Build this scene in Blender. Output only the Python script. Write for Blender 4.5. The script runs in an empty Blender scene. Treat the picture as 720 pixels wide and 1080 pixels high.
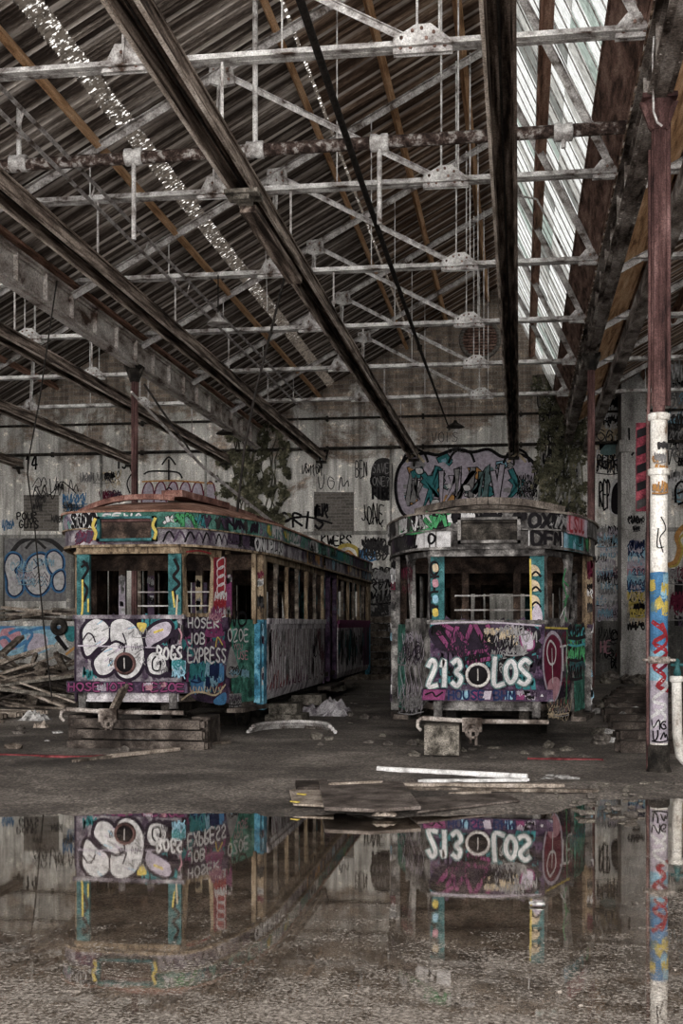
import bpy, bmesh, math, random
from mathutils import Vector, Matrix, noise
V = Vector
rng = random.Random(11)
SC = bpy.context.scene
COL = SC.collection
# ---------------------------------------------------------------- camera model (720 x 1080 frame)
F = 1280.0; CX = 360.0; HY = 658.0; H = 1.6
TH = math.atan(188.0 / F); CS = math.cos(TH); SN = math.sin(TH)
EYE = V((0, 0, H))
def ray(u, v):
    a = (u - CX) / F; b = (HY - v) / F
    return V((-SN + a * CS, CS + a * SN, b))
def hit(u, v, p, n):
    d = ray(u, v); t = (V(p) - EYE).dot(V(n)) / d.dot(V(n))
    return EYE + d * t
def onY(u, v, y): return hit(u, v, (0, y, 0), (0, 1, 0))
def gnd(u, v, z=0.0): return hit(u, v, (0, 0, z), (0, 0, 1))
def depth(p): return -p[0] * SN + p[1] * CS

# ---------------------------------------------------------------- materials
MATS = {}
def _mix(nt, a, b, fac, mode='MIX'):
    n = nt.nodes.new('ShaderNodeMix'); n.data_type = 'RGBA'; n.blend_type = mode
    for sock, val in ((n.inputs[0], fac), (n.inputs[6], a), (n.inputs[7], b)):
        if hasattr(val, 'is_linked') or hasattr(val, 'links'): nt.links.new(val, sock)
        elif isinstance(val, (int, float)): sock.default_value = val
        else: sock.default_value = (*val, 1)
    return n.outputs[2]
def _coords(nt, stretch=(1, 1, 1), rot=(0, 0, 0)):
    tc = nt.nodes.new('ShaderNodeTexCoord'); mp = nt.nodes.new('ShaderNodeMapping')
    mp.inputs['Scale'].default_value = stretch; mp.inputs['Rotation'].default_value = rot
    nt.links.new(tc.outputs['Object'], mp.inputs[0]); return mp.outputs[0]
def _noise(nt, co, scale, detail=6, rough=.6, dist=0):
    n = nt.nodes.new('ShaderNodeTexNoise'); n.inputs['Scale'].default_value = scale
    n.inputs['Detail'].default_value = detail; n.inputs['Roughness'].default_value = rough
    n.inputs['Distortion'].default_value = dist
    nt.links.new(co, n.inputs['Vector']); return n.outputs['Fac']
def _ramp(nt, fac, stops, interp='LINEAR'):
    r = nt.nodes.new('ShaderNodeValToRGB'); r.color_ramp.interpolation = interp
    el = r.color_ramp.elements
    while len(el) > 1: el.remove(el[-1])
    for i, (p, c) in enumerate(stops):
        e = el[0] if i == 0 else el.new(p)
        e.position = p; e.color = (*c, 1) if not isinstance(c, (int, float)) else (c, c, c, 1)
    nt.links.new(fac, r.inputs[0]); return r.outputs[0]
def _math(nt, op, a, b=0.0):
    n = nt.nodes.new('ShaderNodeMath'); n.operation = op
    for s, val in ((n.inputs[0], a), (n.inputs[1], b)):
        if isinstance(val, (int, float)): s.default_value = val
        else: nt.links.new(val, s)
    return n.outputs[0]
def newmat(name):
    m = bpy.data.materials.new(name); m.use_nodes = True; nt = m.node_tree; nt.nodes.clear()
    out = nt.nodes.new('ShaderNodeOutputMaterial'); p = nt.nodes.new('ShaderNodeBsdfPrincipled')
    nt.links.new(p.outputs[0], out.inputs[0]); MATS[name] = m
    return m, nt, p, out
def _bump(nt, p, h, strength, dist=.02):
    b = nt.nodes.new('ShaderNodeBump'); b.inputs['Strength'].default_value = strength
    b.inputs['Distance'].default_value = dist
    nt.links.new(h, b.inputs['Height']); nt.links.new(b.outputs[0], p.inputs['Normal'])
def gritty(name, stops, scale=5, grain=70, gamt=.6, rough=.85, metal=0, bump=.35, stretch=(1, 1, 1), dist=.3, interp='LINEAR', spec=.1, gstretch=None):
    m, nt, p, out = newmat(name)
    co = _coords(nt, stretch)
    n1 = _noise(nt, co, scale, 7, .62, dist)
    c = _ramp(nt, n1, stops, interp)
    g = _noise(nt, _coords(nt, gstretch or (1, 1, 1)), grain, 4, .7)
    lo = 1 - gamt; hi = 1 + gamt
    gr = _ramp(nt, g, [(.33, lo), (.67, hi)])
    c = _mix(nt, c, gr, 1.0, 'MULTIPLY')
    nt.links.new(c, p.inputs['Base Color'])
    p.inputs['Roughness'].default_value = rough; p.inputs['Metallic'].default_value = metal
    p.inputs['Specular IOR Level'].default_value = spec
    if bump: _bump(nt, p, _math(nt, 'ADD', n1, _math(nt, 'MULTIPLY', g, .6)), bump)
    return m
def flatpaint(name, c, wear=.45):
    m, nt, p, out = newmat(name)
    n = _noise(nt, _coords(nt), 9, 6, .7)
    r = _ramp(nt, n, [(.36, tuple(x * (1 - wear) for x in c)), (.6, c)])
    g = _ramp(nt, _noise(nt, _coords(nt), 90, 3, .7), [(.33, .65), (.67, 1.3)])
    nt.links.new(_mix(nt, r, g, 1.0, 'MULTIPLY'), p.inputs['Base Color'])
    p.inputs['Roughness'].default_value = .7; p.inputs['Specular IOR Level'].default_value = .04
    return m

# ---------------------------------------------------------------- mesh builder (world coordinates)
class MB:
    def __init__(s): s.v = []; s.f = []; s.m = []; s.sm = []
    def add(s, vs, fs, m=0, smooth=False):
        k = len(s.v); s.v += [tuple(x) for x in vs]
        for f in fs: s.f.append(tuple(i + k for i in f)); s.m.append(m); s.sm.append(smooth)
    def box(s, lo, hi, m=0):
        x0, y0, z0 = lo; x1, y1, z1 = hi
        s.add([(x0,y0,z0),(x1,y0,z0),(x1,y1,z0),(x0,y1,z0),(x0,y0,z1),(x1,y0,z1),(x1,y1,z1),(x0,y1,z1)],
              [(3,2,1,0),(4,5,6,7),(0,1,5,4),(1,2,6,5),(2,3,7,6),(3,0,4,7)], m)
    def obox(s, c, X, Y, Z, m=0):      # oriented box from centre and half vectors
        c, X, Y, Z = V(c), V(X), V(Y), V(Z)
        s.add([c-X-Y-Z,c+X-Y-Z,c+X+Y-Z,c-X+Y-Z,c-X-Y+Z,c+X-Y+Z,c+X+Y+Z,c-X+Y+Z],
              [(3,2,1,0),(4,5,6,7),(0,1,5,4),(1,2,6,5),(2,3,7,6),(3,0,4,7)], m)
    def bar(s, p, q, w, h, m=0, up=(0,0,1), off=(0,0)):   # w across, h along 'up'
        p, q = V(p), V(q); d = q - p; L = d.length
        if L < 1e-6: return
        d /= L; up = V(up)
        if abs(d.dot(up)) > .98: up = V((0, 1, 0))
        x = d.cross(up).normalized(); z = x.cross(d).normalized()
        c = (p + q) / 2 + x * off[0] + z * off[1]
        s.obox(c, x * w / 2, d * L / 2, z * h / 2, m)
    def angle(s, p, q, w, t, m=0, up=(0,0,1)):            # L-section
        s.bar(p, q, t, w, m, up, (0, w/2)); s.bar(p, q, w, t, m, up, (w/2, 0))
    def tube(s, pts, r, seg=8, m=0, caps=True, smooth=True):
        pts = [V(p) for p in pts]; n = len(pts); rr = r if isinstance(r, (list, tuple)) else [r] * n
        d0 = (pts[1] - pts[0]).normalized()
        a = V((0, 0, 1)) if abs(d0.z) < .9 else V((1, 0, 0))
        x = d0.cross(a).normalized(); vs = []
        for i, p in enumerate(pts):
            d = (pts[min(i+1, n-1)] - pts[max(i-1, 0)]).normalized()
            x = (x - d * x.dot(d)).normalized(); y = d.cross(x)
            for k in range(seg):
                t = 2 * math.pi * k / seg
                vs.append(p + (x * math.cos(t) + y * math.sin(t)) * rr[i])
        fs = []
        for i in range(n - 1):
            for k in range(seg):
                k2 = (k + 1) % seg
                fs.append((i*seg+k, i*seg+k2, (i+1)*seg+k2, (i+1)*seg+k))
        s.add(vs, fs, m, smooth)
        if caps: s.add(vs[:seg], [tuple(reversed(range(seg)))], m); s.add(vs[-seg:], [tuple(range(seg))], m)
    def prism(s, poly, vec, m=0):
        n = len(poly); vec = V(vec); P = [V(p) for p in poly]
        s.add(P + [p + vec for p in P], [tuple(reversed(range(n))), tuple(range(n, 2*n))] +
              [(i, (i+1) % n, n + (i+1) % n, n + i) for i in range(n)], m)
    def torus(s, c, n, R, r, m=0, S=20, T=8):
        c, n = V(c), V(n).normalized(); a = V((0, 0, 1)) if abs(n.z) < .9 else V((1, 0, 0))
        x = n.cross(a).normalized(); y = n.cross(x); vs = []; fs = []
        for i in range(S):
            t = 2*math.pi*i/S; d = x*math.cos(t)+y*math.sin(t)
            for j in range(T):
                q = 2*math.pi*j/T; vs.append(c + d*(R + r*math.cos(q)) + n*r*math.sin(q))
        for i in range(S):
            for j in range(T):
                fs.append((i*T+j, ((i+1)%S)*T+j, ((i+1)%S)*T+(j+1)%T, i*T+(j+1)%T))
        s.add(vs, fs, m, True)
    def lathe(s, c, prof, seg=16, m=0, ax=(0,0,1)):
        ax = V(ax).normalized(); a = V((0, 1, 0)) if abs(ax.y) < .9 else V((1, 0, 0))
        x = ax.cross(a).normalized(); y = ax.cross(x); vs = []; fs = []; c = V(c)
        for (r, z) in prof:
            for k in range(seg):
                t = 2*math.pi*k/seg; vs.append(c + (x*math.cos(t)+y*math.sin(t))*r + ax*z)
        for i in range(len(prof)-1):
            for k in range(seg):
                k2 = (k+1) % seg; fs.append((i*seg+k, i*seg+k2, (i+1)*seg+k2, (i+1)*seg+k))
        s.add(vs, fs, m, True)
        if prof[-1][0] > 1e-4: s.add(vs[-seg:], [tuple(range(seg))], m)
        if prof[0][0] > 1e-4: s.add(vs[:seg], [tuple(reversed(range(seg)))], m)
    def blob(s, c, r, sq=(1,1,1), m=0, amp=.35, seed=0, sub=1):   # rough broken lump
        bm = bmesh.new(); bmesh.ops.create_icosphere(bm, subdivisions=sub, radius=1)
        vs = []
        for v in bm.verts:
            k = 1 + amp * noise.noise(v.co * 1.7 + V((seed * 3.1, seed, -seed)))
            vs.append(V(c) + V((v.co.x*sq[0], v.co.y*sq[1], v.co.z*sq[2])) * r * k)
        s.add(vs, [tuple(v.index for v in f.verts) for f in bm.faces], m); bm.free()
    def build(s, name, mats, parent=None, origin=None, bevel=0):
        if not isinstance(mats, (list, tuple)): mats = [mats]
        if parent is not None: o0 = V(parent['_o']) if '_o' in parent else V((0,0,0))
        elif origin is not None: o0 = V(origin)
        else:
            xs = [p[0] for p in s.v]; ys = [p[1] for p in s.v]; zs = [p[2] for p in s.v]
            o0 = V(((min(xs)+max(xs))/2, (min(ys)+max(ys))/2, min(zs)))
        me = bpy.data.meshes.new(name)
        me.from_pydata([(p[0]-o0[0], p[1]-o0[1], p[2]-o0[2]) for p in s.v], [], s.f)
        for mt in mats: me.materials.append(MATS[mt])
        me.polygons.foreach_set('material_index', s.m); me.polygons.foreach_set('use_smooth', s.sm)
        me.update()
        o = bpy.data.objects.new(name, me); COL.objects.link(o)
        if parent is not None: o.parent = parent; o['_o'] = tuple(o0)
        else: o.location = o0; o['_o'] = tuple(o0)
        if bevel:
            b = o.modifiers.new('bevel', 'BEVEL'); b.width = bevel; b.segments = 1; b.limit_method = 'ANGLE'
        return o
def tag(o, label, cat, group=None, kind=None):
    o['label'] = label; o['category'] = cat
    if group: o['group'] = group
    if kind: o['kind'] = kind
    return o
def struct(o, label=None, cat=None):
    o['kind'] = 'structure'
    if label: o['label'] = label
    if cat: o['category'] = cat
    return o
def empty(name, loc, label, cat, group=None):
    o = bpy.data.objects.new(name, None); COL.objects.link(o); o.location = loc
    o.empty_display_size = .2; o['_o'] = tuple(loc)
    return tag(o, label, cat, group)

# ---------------------------------------------------------------- painting strokes onto surfaces
GLY = {
'A':[[(0,0),(.45,1),(.9,0)],[(.15,.38),(.75,.38)]], 'B':[[(0,0),(0,1),(.6,.95),(.75,.75),(.5,.55),(0,.52)],[(.5,.55),(.85,.3),(.6,.03),(0,0)]],
'C':[[(.85,.85),(.5,1),(.1,.75),(.05,.3),(.4,0),(.85,.15)]], 'D':[[(0,0),(0,1),(.55,.92),(.85,.5),(.55,.05),(0,0)]],
'E':[[(.8,1),(0,1),(0,0),(.85,0)],[(0,.52),(.65,.52)]], 'F':[[(.8,1),(0,1),(0,0)],[(0,.52),(.65,.52)]],
'G':[[(.85,.85),(.45,1),(.05,.6),(.2,.08),(.7,.05),(.85,.42),(.5,.42)]], 'H':[[(0,0),(0,1)],[(.8,0),(.8,1)],[(0,.5),(.8,.5)]],
'I':[[(.3,0),(.3,1)]], 'J':[[(.7,1),(.7,.2),(.4,0),(.05,.2)]], 'K':[[(0,0),(0,1)],[(.8,1),(.05,.5),(.85,0)]],
'L':[[(.05,1),(0,0),(.75,.02)]], 'M':[[(0,0),(.1,1),(.45,.35),(.8,1),(.9,0)]], 'N':[[(0,0),(0,1),(.8,0),(.8,1)]],
'O':[[(.45,1),(.08,.75),(.05,.3),(.4,0),(.8,.25),(.82,.72),(.45,1)]], 'P':[[(0,0),(0,1),(.65,.95),(.8,.7),(.55,.48),(0,.45)]],
'Q':[[(.45,1),(.05,.5),(.4,0),(.85,.5),(.45,1)],[(.5,.3),(.9,-.1)]], 'R':[[(0,0),(0,1),(.65,.95),(.75,.7),(.05,.5),(.85,0)]],
'S':[[(.8,.88),(.45,1),(.08,.78),(.4,.52),(.8,.28),(.45,0),(.02,.12)]], 'T':[[(0,1),(.9,1)],[(.45,1),(.45,0)]],
'U':[[(0,1),(.05,.2),(.42,0),(.8,.2),(.82,1)]], 'V':[[(0,1),(.42,0),(.85,1)]], 'W':[[(0,1),(.2,0),(.45,.7),(.7,0),(.95,1)]],
'X':[[(0,0),(.85,1)],[(0,1),(.85,0)]], 'Y':[[(0,1),(.42,.5),(.85,1)],[(.42,.5),(.42,0)]], 'Z':[[(0,1),(.85,1),(0,0),(.9,0)]],
'1':[[(.15,.75),(.4,1),(.4,0)]], '2':[[(.05,.75),(.4,1),(.75,.75),(.05,0),(.85,.02)]], '3':[[(.05,.9),(.5,1),(.75,.75),(.35,.52),(.85,.28),(.45,0),(0,.1)]],
'4':[[(.6,0),(.6,1),(0,.35),(.85,.35)]], '5':[[(.8,1),(.15,1),(.1,.55),(.55,.6),(.8,.3),(.45,0),(0,.1)]],
'7':[[(0,1),(.8,1),(.3,0)]], '9':[[(.75,.7),(.4,.45),(.05,.7),(.4,1),(.75,.7),(.6,0)]], ' ':[], '?':[[(.05,.8),(.4,1),(.75,.75),(.4,.45),(.4,.25)],[(.4,.05),(.4,-.02)]],
'!':[[(.3,1),(.3,.3)],[(.3,.08),(.3,0)]],
}
def smooth2(pts, n=4):
    if len(pts) < 3: return list(pts)
    closed = pts[0] == pts[-1]; out = []
    N = len(pts)
    for i in range(N - 1):
        p1, p2 = pts[i], pts[i+1]
        p0 = pts[i-1] if i > 0 else (pts[-2] if closed else p1)
        p3 = pts[i+2] if i + 2 < N else (pts[1] if closed else p2)
        for k in range(n):
            t = k / n; t2 = t*t; t3 = t2*t
            out.append(tuple(.5*((2*p1[j]) + (-p0[j]+p2[j])*t + (2*p0[j]-5*p1[j]+4*p2[j]-p3[j])*t2 + (-p0[j]+3*p1[j]-3*p2[j]+p3[j])*t3) for j in (0, 1)))
    out.append(pts[-1]); return out
class Canvas:
    """paint on a surface: 2D (a along, b up) in metres -> mesh faces lying on the surface"""
    def __init__(s, mb, mp, inv=None, eps=.004, step=.00007, pxs=.012, clip=None, seg=0):
        s.mb, s.mp, s.inv, s.e, s.st, s.pxs, s.clip, s.seg = mb, mp, inv, eps, step, pxs, clip, seg
    def q(s, p, px): return s.inv(*p) if px else p
    def stroke(s, pts, w, m, px=False, sm=True, taper=False):
        P = [s.q(p, px) for p in pts]
        if px: w = w * s.pxs
        if sm: P = smooth2(P)
        if s.seg:
            Q = [P[0]]
            for p in P[1:]:
                k = max(1, int(math.hypot(p[0]-Q[-1][0], p[1]-Q[-1][1])/s.seg)); q0 = Q[-1]
                Q += [(q0[0]+(p[0]-q0[0])*i/k, q0[1]+(p[1]-q0[1])*i/k) for i in range(1, k+1)]
            P = Q
        P = [p for i, p in enumerate(P) if i == 0 or (abs(p[0]-P[i-1][0]) + abs(p[1]-P[i-1][1])) > 1e-4]
        if len(P) < 2: return
        vs = []; fs = []; n = len(P); s.e += s.st; closed = (abs(P[0][0]-P[-1][0]) + abs(P[0][1]-P[-1][1])) < 1e-3
        for i, p in enumerate(P):
            if closed: a, b = P[i-1 if i > 0 else n-2], P[i+1 if i < n-1 else 1]
            else: a, b = P[max(i-1, 0)], P[min(i+1, n-1)]
            dx, dy = b[0]-a[0], b[1]-a[1]; l = math.hypot(dx, dy) or 1e-6; dx /= l; dy /= l
            k = w/2 * (1 if not taper else (.35 + .65*math.sin(math.pi*(i+.3)/(n+.1))))
            ex = 0
            if not closed: ex = (-k*.6 if i == 0 else (k*.6 if i == n-1 else 0))
            x, y = p[0]+dx*ex, p[1]+dy*ex
            for sg in (1, -1):
                aa, bb = x - dy*k*sg, y + dx*k*sg
                if s.clip: aa = min(max(aa, s.clip[0]), s.clip[2]); bb = min(max(bb, s.clip[1]), s.clip[3])
                pt, nn = s.mp(aa, bb); vs.append(pt + nn * s.e)
        for i in range(n-1): fs.append((2*i+1, 2*i, 2*i+2, 2*i+3))
        s.mb.add(vs, fs, m)
    def fill(s, pts, m, px=False, sm=True):
        P = [s.q(p, px) for p in pts]
        if sm: P = smooth2(P + [P[0]], 4)[:-1]
        if s.clip: P = [(min(max(a, s.clip[0]), s.clip[2]), min(max(b, s.clip[1]), s.clip[3])) for a, b in P]
        s.e += s.st
        # orient so that the face looks outwards
        vs = [];
        for p in P:
            pt, nn = s.mp(*p); vs.append(pt + nn * s.e)
        s.mb.add(vs, [tuple(range(len(vs)))], m)
    def blobfill(s, pts, m, om, w, px=False):
        s.fill(pts, m, px); s.stroke(list(pts) + [pts[0]], w, om, px)
    def word(s, text, box, w, m, px=False, jit=.06, slant=0., rise=0., om=None, ow=1.6, sm=True):
        x0, y0, x1, y1 = box          # (x0,y0) = lower left, (x1,y1) = upper right  (px: y0 > y1)
        n = len(text); cw = (x1-x0)/n
        strokes = []
        for i, ch in enumerate(text):
            for pl in GLY.get(ch, []):
                q = []
                for (gx, gy) in pl:
                    gx2 = gx + rng.uniform(-jit, jit); gy2 = gy + rng.uniform(-jit, jit)
                    xx = x0 + (i + gx2*.86)*cw + slant*gy2*(x1-x0)/n
                    t = (xx-x0)/(x1-x0)
                    q.append((xx, y0 + (y1-y0)*gy2 + rise*t))
                if pl[0] == pl[-1]: q[-1] = q[0]
                strokes.append(q)
        if om is not None:
            for q in strokes: s.stroke(q, w*ow, om, px, sm)
        for q in strokes: s.stroke(q, w, m, px, sm)
    def tagline(s, box, w, m, px=False, n=None):      # an illegible hand-style scrawl
        x0, y0, x1, y1 = box; n = n or rng.randint(3, 6); cw = (x1-x0)/n; h = y1-y0
        for i in range(n):
            ty = rng.randint(0, 4); bx = x0 + cw*(i + rng.uniform(-.1, .1)); u_ = rng.uniform(.7, 1.15); yb = y0 + h*rng.uniform(-.12, .12)
            if ty == 0: g = [(.1,.9),(.15,.1),(.8,.95),(.85,.0)]
            elif ty == 1: g = [(.8,.85),(.3,1.0),(.05,.5),(.35,.02),(.85,.3),(.6,.75),(.25,.55)]
            elif ty == 2: g = [(.05,.55),(.5,1.05),(.75,.6),(.3,.35),(.85,-.15)]
            elif ty == 3: g = [(.1,1.0),(.2,.0),(.7,.45),(.9,1.1)]
            else: g = [(.1,.1),(.45,1.1),(.55,.3),(.95,.8),(1.1,.2)]
            s.stroke([(bx + cw*(gx*u_ + rng.uniform(-.12,.12)), yb + h*(gy + rng.uniform(-.12,.12))) for gx, gy in g], w*rng.uniform(.8, 1.15), m, px)
        if rng.random() < .35: s.stroke([(x0, y0 - h*.1), (x0+(x1-x0)*.5, y0 - h*.2), (x1, y0)], w, m, px)
    def scatter(s, box, n, ms, hh, w, px=False, ar=(1.2, 3.0)):
        x0, y0, x1, y1 = box
        for _ in range(n):
            h = rng.uniform(*hh); L = h * rng.uniform(*ar)
            sg = -1 if y1 < y0 else 1
            x = rng.uniform(x0, max(x0, x1-L)); y = rng.uniform(min(y0, y1), max(y0, y1))
            if sg > 0: y = min(y, y1-h)
            else: y = max(y, y1+h)
            s.tagline((x, y, min(x+L, x1), y + sg*h), w*rng.uniform(.7, 1.3), rng.choice(ms), px)
    def wild(s, box, n, cols, om, w, px=False, ow=1.5, fillm=None):  # a row of thick outlined interlocking letters
        x0, y0, x1, y1 = box; cw = (x1-x0)/n; h = y1-y0
        for i in range(n):
            c = rng.choice(cols); ss = []
            for _ in range(rng.choice((2, 2, 3))):
                k = rng.choice((2, 3, 3, 4)); q = []
                for j in range(k):
                    q.append((x0+cw*(i+rng.uniform(.0, 1.15)), y0+h*(rng.uniform(.05, .4) if j % 2 else rng.uniform(.6, .95))))
                ss.append(q)
            for q in ss: s.stroke(q, w*ow, om, px, sm=False)
            for q in ss: s.stroke(q, w, c, px, sm=False)
def plane_canvas(mb, o, U, n, V_=(0, 0, 1), pxs=.012, eps=.004, clip=None, step=.00007):
    o, U, n, W = V(o), V(U).normalized(), V(n).normalized(), V(V_)
    mp = lambda a, b: (o + U*a + W*b, n)
    def inv(u, v):
        p = hit(u, v, o, n) - o
        return (p.dot(U), p.dot(W))
    return Canvas(mb, mp, inv, eps, step, pxs, clip)
# ---------------------------------------------------------------- materials in use
gritty('steel_pale', [(.34,(.05,.032,.024)),(.43,(.26,.24,.23)),(.58,(.58,.565,.55)),(.75,(.74,.725,.71))], scale=4, grain=60, gamt=.45, bump=.3, rough=.7)
gritty('steel_grey', [(.36,(.07,.052,.042)),(.48,(.27,.25,.24)),(.66,(.5,.48,.465))], scale=4, grain=50, gamt=.55, bump=.4)
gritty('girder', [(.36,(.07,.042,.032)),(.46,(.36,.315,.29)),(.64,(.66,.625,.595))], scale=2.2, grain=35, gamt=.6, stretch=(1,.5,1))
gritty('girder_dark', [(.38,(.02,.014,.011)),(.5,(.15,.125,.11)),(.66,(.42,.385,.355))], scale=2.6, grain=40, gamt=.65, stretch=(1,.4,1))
gritty('pipe_rust', [(.4,(.02,.013,.011)),(.52,(.075,.052,.044)),(.62,(.3,.28,.265))], scale=9, grain=60, gamt=.5, interp='LINEAR')
gritty('rust_board', [(.36,(.03,.018,.014)),(.5,(.15,.09,.072)),(.7,(.32,.22,.18))], scale=3, grain=50, gamt=.6, stretch=(2,.5,2))
gritty('rust_red', [(.35,(.014,.008,.008)),(.5,(.062,.032,.030)),(.7,(.17,.1,.094))], scale=5, grain=60, gamt=.5, stretch=(1,1,.3))
gritty('timber_orange', [(.33,(.14,.07,.035)),(.5,(.48,.28,.15)),(.68,(.66,.46,.3))], scale=3, grain=60, gamt=.5, stretch=(3,.35,3))
gritty('timber_brown', [(.35,(.06,.034,.024)),(.5,(.28,.155,.11)),(.7,(.52,.34,.26))], scale=3, grain=50, gamt=.55, stretch=(3,.35,3))
gritty('trough', [(.38,(.016,.011,.009)),(.5,(.11,.083,.068)),(.64,(.36,.295,.25))], scale=3, grain=50, gamt=.6, stretch=(4,.25,4))
gritty('trough_edge', [(.36,(.08,.06,.048)),(.5,(.38,.32,.275)),(.68,(.66,.59,.53))], scale=3, grain=50, gamt=.6, stretch=(3,.4,3))
gritty('cable', [(.4,(.008,.007,.006)),(.6,(.025,.021,.019))], scale=9, bump=0)
gritty('dark_iron', [(.38,(.006,.005,.0045)),(.52,(.022,.019,.016)),(.7,(.065,.056,.048))], scale=6, grain=60, gamt=.7)
gritty('old_timber', [(.34,(.018,.014,.011)),(.5,(.085,.068,.055)),(.7,(.25,.215,.18))], scale=4, grain=60, gamt=.6, stretch=(1.5,1.5,1.5))
gritty('old_timber_dark', [(.36,(.008,.006,.005)),(.52,(.035,.028,.024)),(.72,(.12,.1,.086))], scale=4, grain=60, gamt=.65)
gritty('plywood', [(.36,(.035,.028,.024)),(.5,(.085,.07,.062)),(.7,(.17,.145,.13))], scale=4, grain=80, gamt=.6)
gritty('plywood_pale', [(.36,(.12,.095,.075)),(.5,(.25,.21,.175)),(.7,(.36,.31,.27))], scale=5, grain=60)
gritty('white_pole', [(.36,(.28,.27,.26)),(.5,(.55,.54,.53)),(.7,(.7,.69,.68))], scale=6, grain=60, gamt=.25)
gritty('rubble', [(.36,(.02,.016,.014)),(.5,(.085,.074,.065)),(.7,(.24,.215,.195))], scale=7, grain=60, gamt=.6)
gritty('litter', [(.36,(.08,.075,.07)),(.5,(.3,.29,.28)),(.7,(.58,.565,.55))], scale=12, grain=60, gamt=.4)
gritty('concrete_block', [(.36,(.03,.026,.021)),(.5,(.11,.098,.083)),(.7,(.24,.215,.185))], scale=8, grain=60, gamt=.65)
gritty('red_plastic', [(.36,(.04,.01,.011)),(.55,(.13,.027,.03)),(.7,(.2,.075,.075))], scale=9, grain=60, gamt=.4)
gritty('sign_red', [(.36,(.03,.006,.009)),(.52,(.105,.018,.027)),(.7,(.18,.045,.055))], scale=9, grain=60, gamt=.5)
gritty('ivy_leaf', [(.36,(.014,.013,.009)),(.52,(.06,.058,.036)),(.7,(.2,.18,.125))], scale=3, grain=30, gamt=.6)
gritty('column_white', [(.33,(.13,.095,.07)),(.42,(.42,.395,.36)),(.62,(.64,.62,.585))], scale=4, grain=50, gamt=.4, stretch=(1,1,.5))
gritty('pier_grey', [(.34,(.08,.075,.07)),(.5,(.22,.21,.2)),(.68,(.36,.35,.335))], scale=1.6, grain=30, gamt=.55, stretch=(1,1,.4))
gritty('tram_roof_red', [(.34,(.05,.026,.018)),(.5,(.17,.09,.065)),(.68,(.3,.19,.15))], scale=3, grain=60, gamt=.55)
gritty('tram_roof_dark', [(.36,(.02,.016,.014)),(.5,(.08,.066,.056)),(.7,(.2,.175,.15))], scale=3, grain=60, gamt=.55)
gritty('plank_red', [(.36,(.035,.016,.013)),(.52,(.13,.062,.05)),(.7,(.24,.15,.125))], scale=4, grain=60, gamt=.45)
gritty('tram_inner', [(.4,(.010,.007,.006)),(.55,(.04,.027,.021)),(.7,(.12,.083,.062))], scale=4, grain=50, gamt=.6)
gritty('cream_wood', [(.36,(.022,.015,.01)),(.48,(.12,.085,.054)),(.68,(.27,.215,.15))], scale=6, grain=60, gamt=.5, stretch=(2,2,.5))
gritty('tram_teal', [(.36,(.008,.02,.021)),(.5,(.017,.06,.063)),(.7,(.05,.13,.134))], scale=7, grain=60, gamt=.5)
gritty('tram_blue', [(.36,(.012,.04,.06)),(.5,(.03,.12,.18)),(.68,(.13,.27,.33))], scale=7, grain=60, gamt=.5)
gritty('tram_green', [(.36,(.008,.022,.017)),(.5,(.022,.08,.06)),(.7,(.085,.2,.165))], scale=6, grain=60, gamt=.6)
gritty('tram_lilac', [(.34,(.016,.012,.017)),(.45,(.07,.058,.071)),(.55,(.155,.14,.152)),(.68,(.3,.285,.292))], scale=4, grain=60, gamt=.5)
gritty('tram_purple', [(.36,(.007,.005,.009)),(.47,(.026,.015,.03)),(.55,(.06,.036,.06)),(.62,(.045,.05,.065)),(.72,(.17,.15,.17))], scale=5, grain=60, gamt=.55)
gritty('tram_grey', [(.36,(.008,.007,.0065)),(.48,(.05,.046,.044)),(.6,(.14,.132,.126)),(.72,(.28,.265,.25))], scale=5, grain=60, gamt=.55)
gritty('tram_silver', [(.34,(.07,.058,.07)),(.48,(.27,.25,.262)),(.66,(.5,.48,.49))], scale=6, grain=50, gamt=.55, stretch=(1,1,.5))
gritty('fascia_mix', [(.33,(.008,.02,.015)),(.45,(.03,.085,.068)),(.52,(.075,.16,.135)),(.58,(.06,.04,.07)),(.68,(.25,.22,.24))], scale=3.2, grain=60, gamt=.55)
for n_, c_ in dict(white=(.4,.39,.39), black=(.008,.007,.008), purple=(.05,.034,.054), magenta=(.135,.033,.085), pink=(.3,.16,.185), teal=(.03,.13,.14),
                   blue=(.05,.135,.25), sky=(.17,.29,.36), yellow=(.36,.28,.07), green=(.04,.17,.07), red=(.2,.022,.028), lilac=(.3,.265,.305), grey=(.17,.163,.163),
                   orange=(.33,.17,.06), maroon=(.085,.012,.026), violet=(.016,.011,.018), cream=(.36,.29,.2), greyteal=(.085,.13,.13), navy=(.013,.02,.055), charcoal=(.032,.03,.03)).items():
    flatpaint('p_' + n_, c_)
PNAMES = ['white','black','purple','magenta','pink','teal','blue','sky','yellow','green','red','lilac','grey','orange','maroon','violet','cream','greyteal','navy','charcoal']
def pal(base):   # material list: base first, then every paint; and the index by colour name
    bs = base if isinstance(base, list) else [base]
    return bs + ['p_' + n for n in PNAMES], {n: i + len(bs) for i, n in enumerate(PNAMES)}

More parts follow.
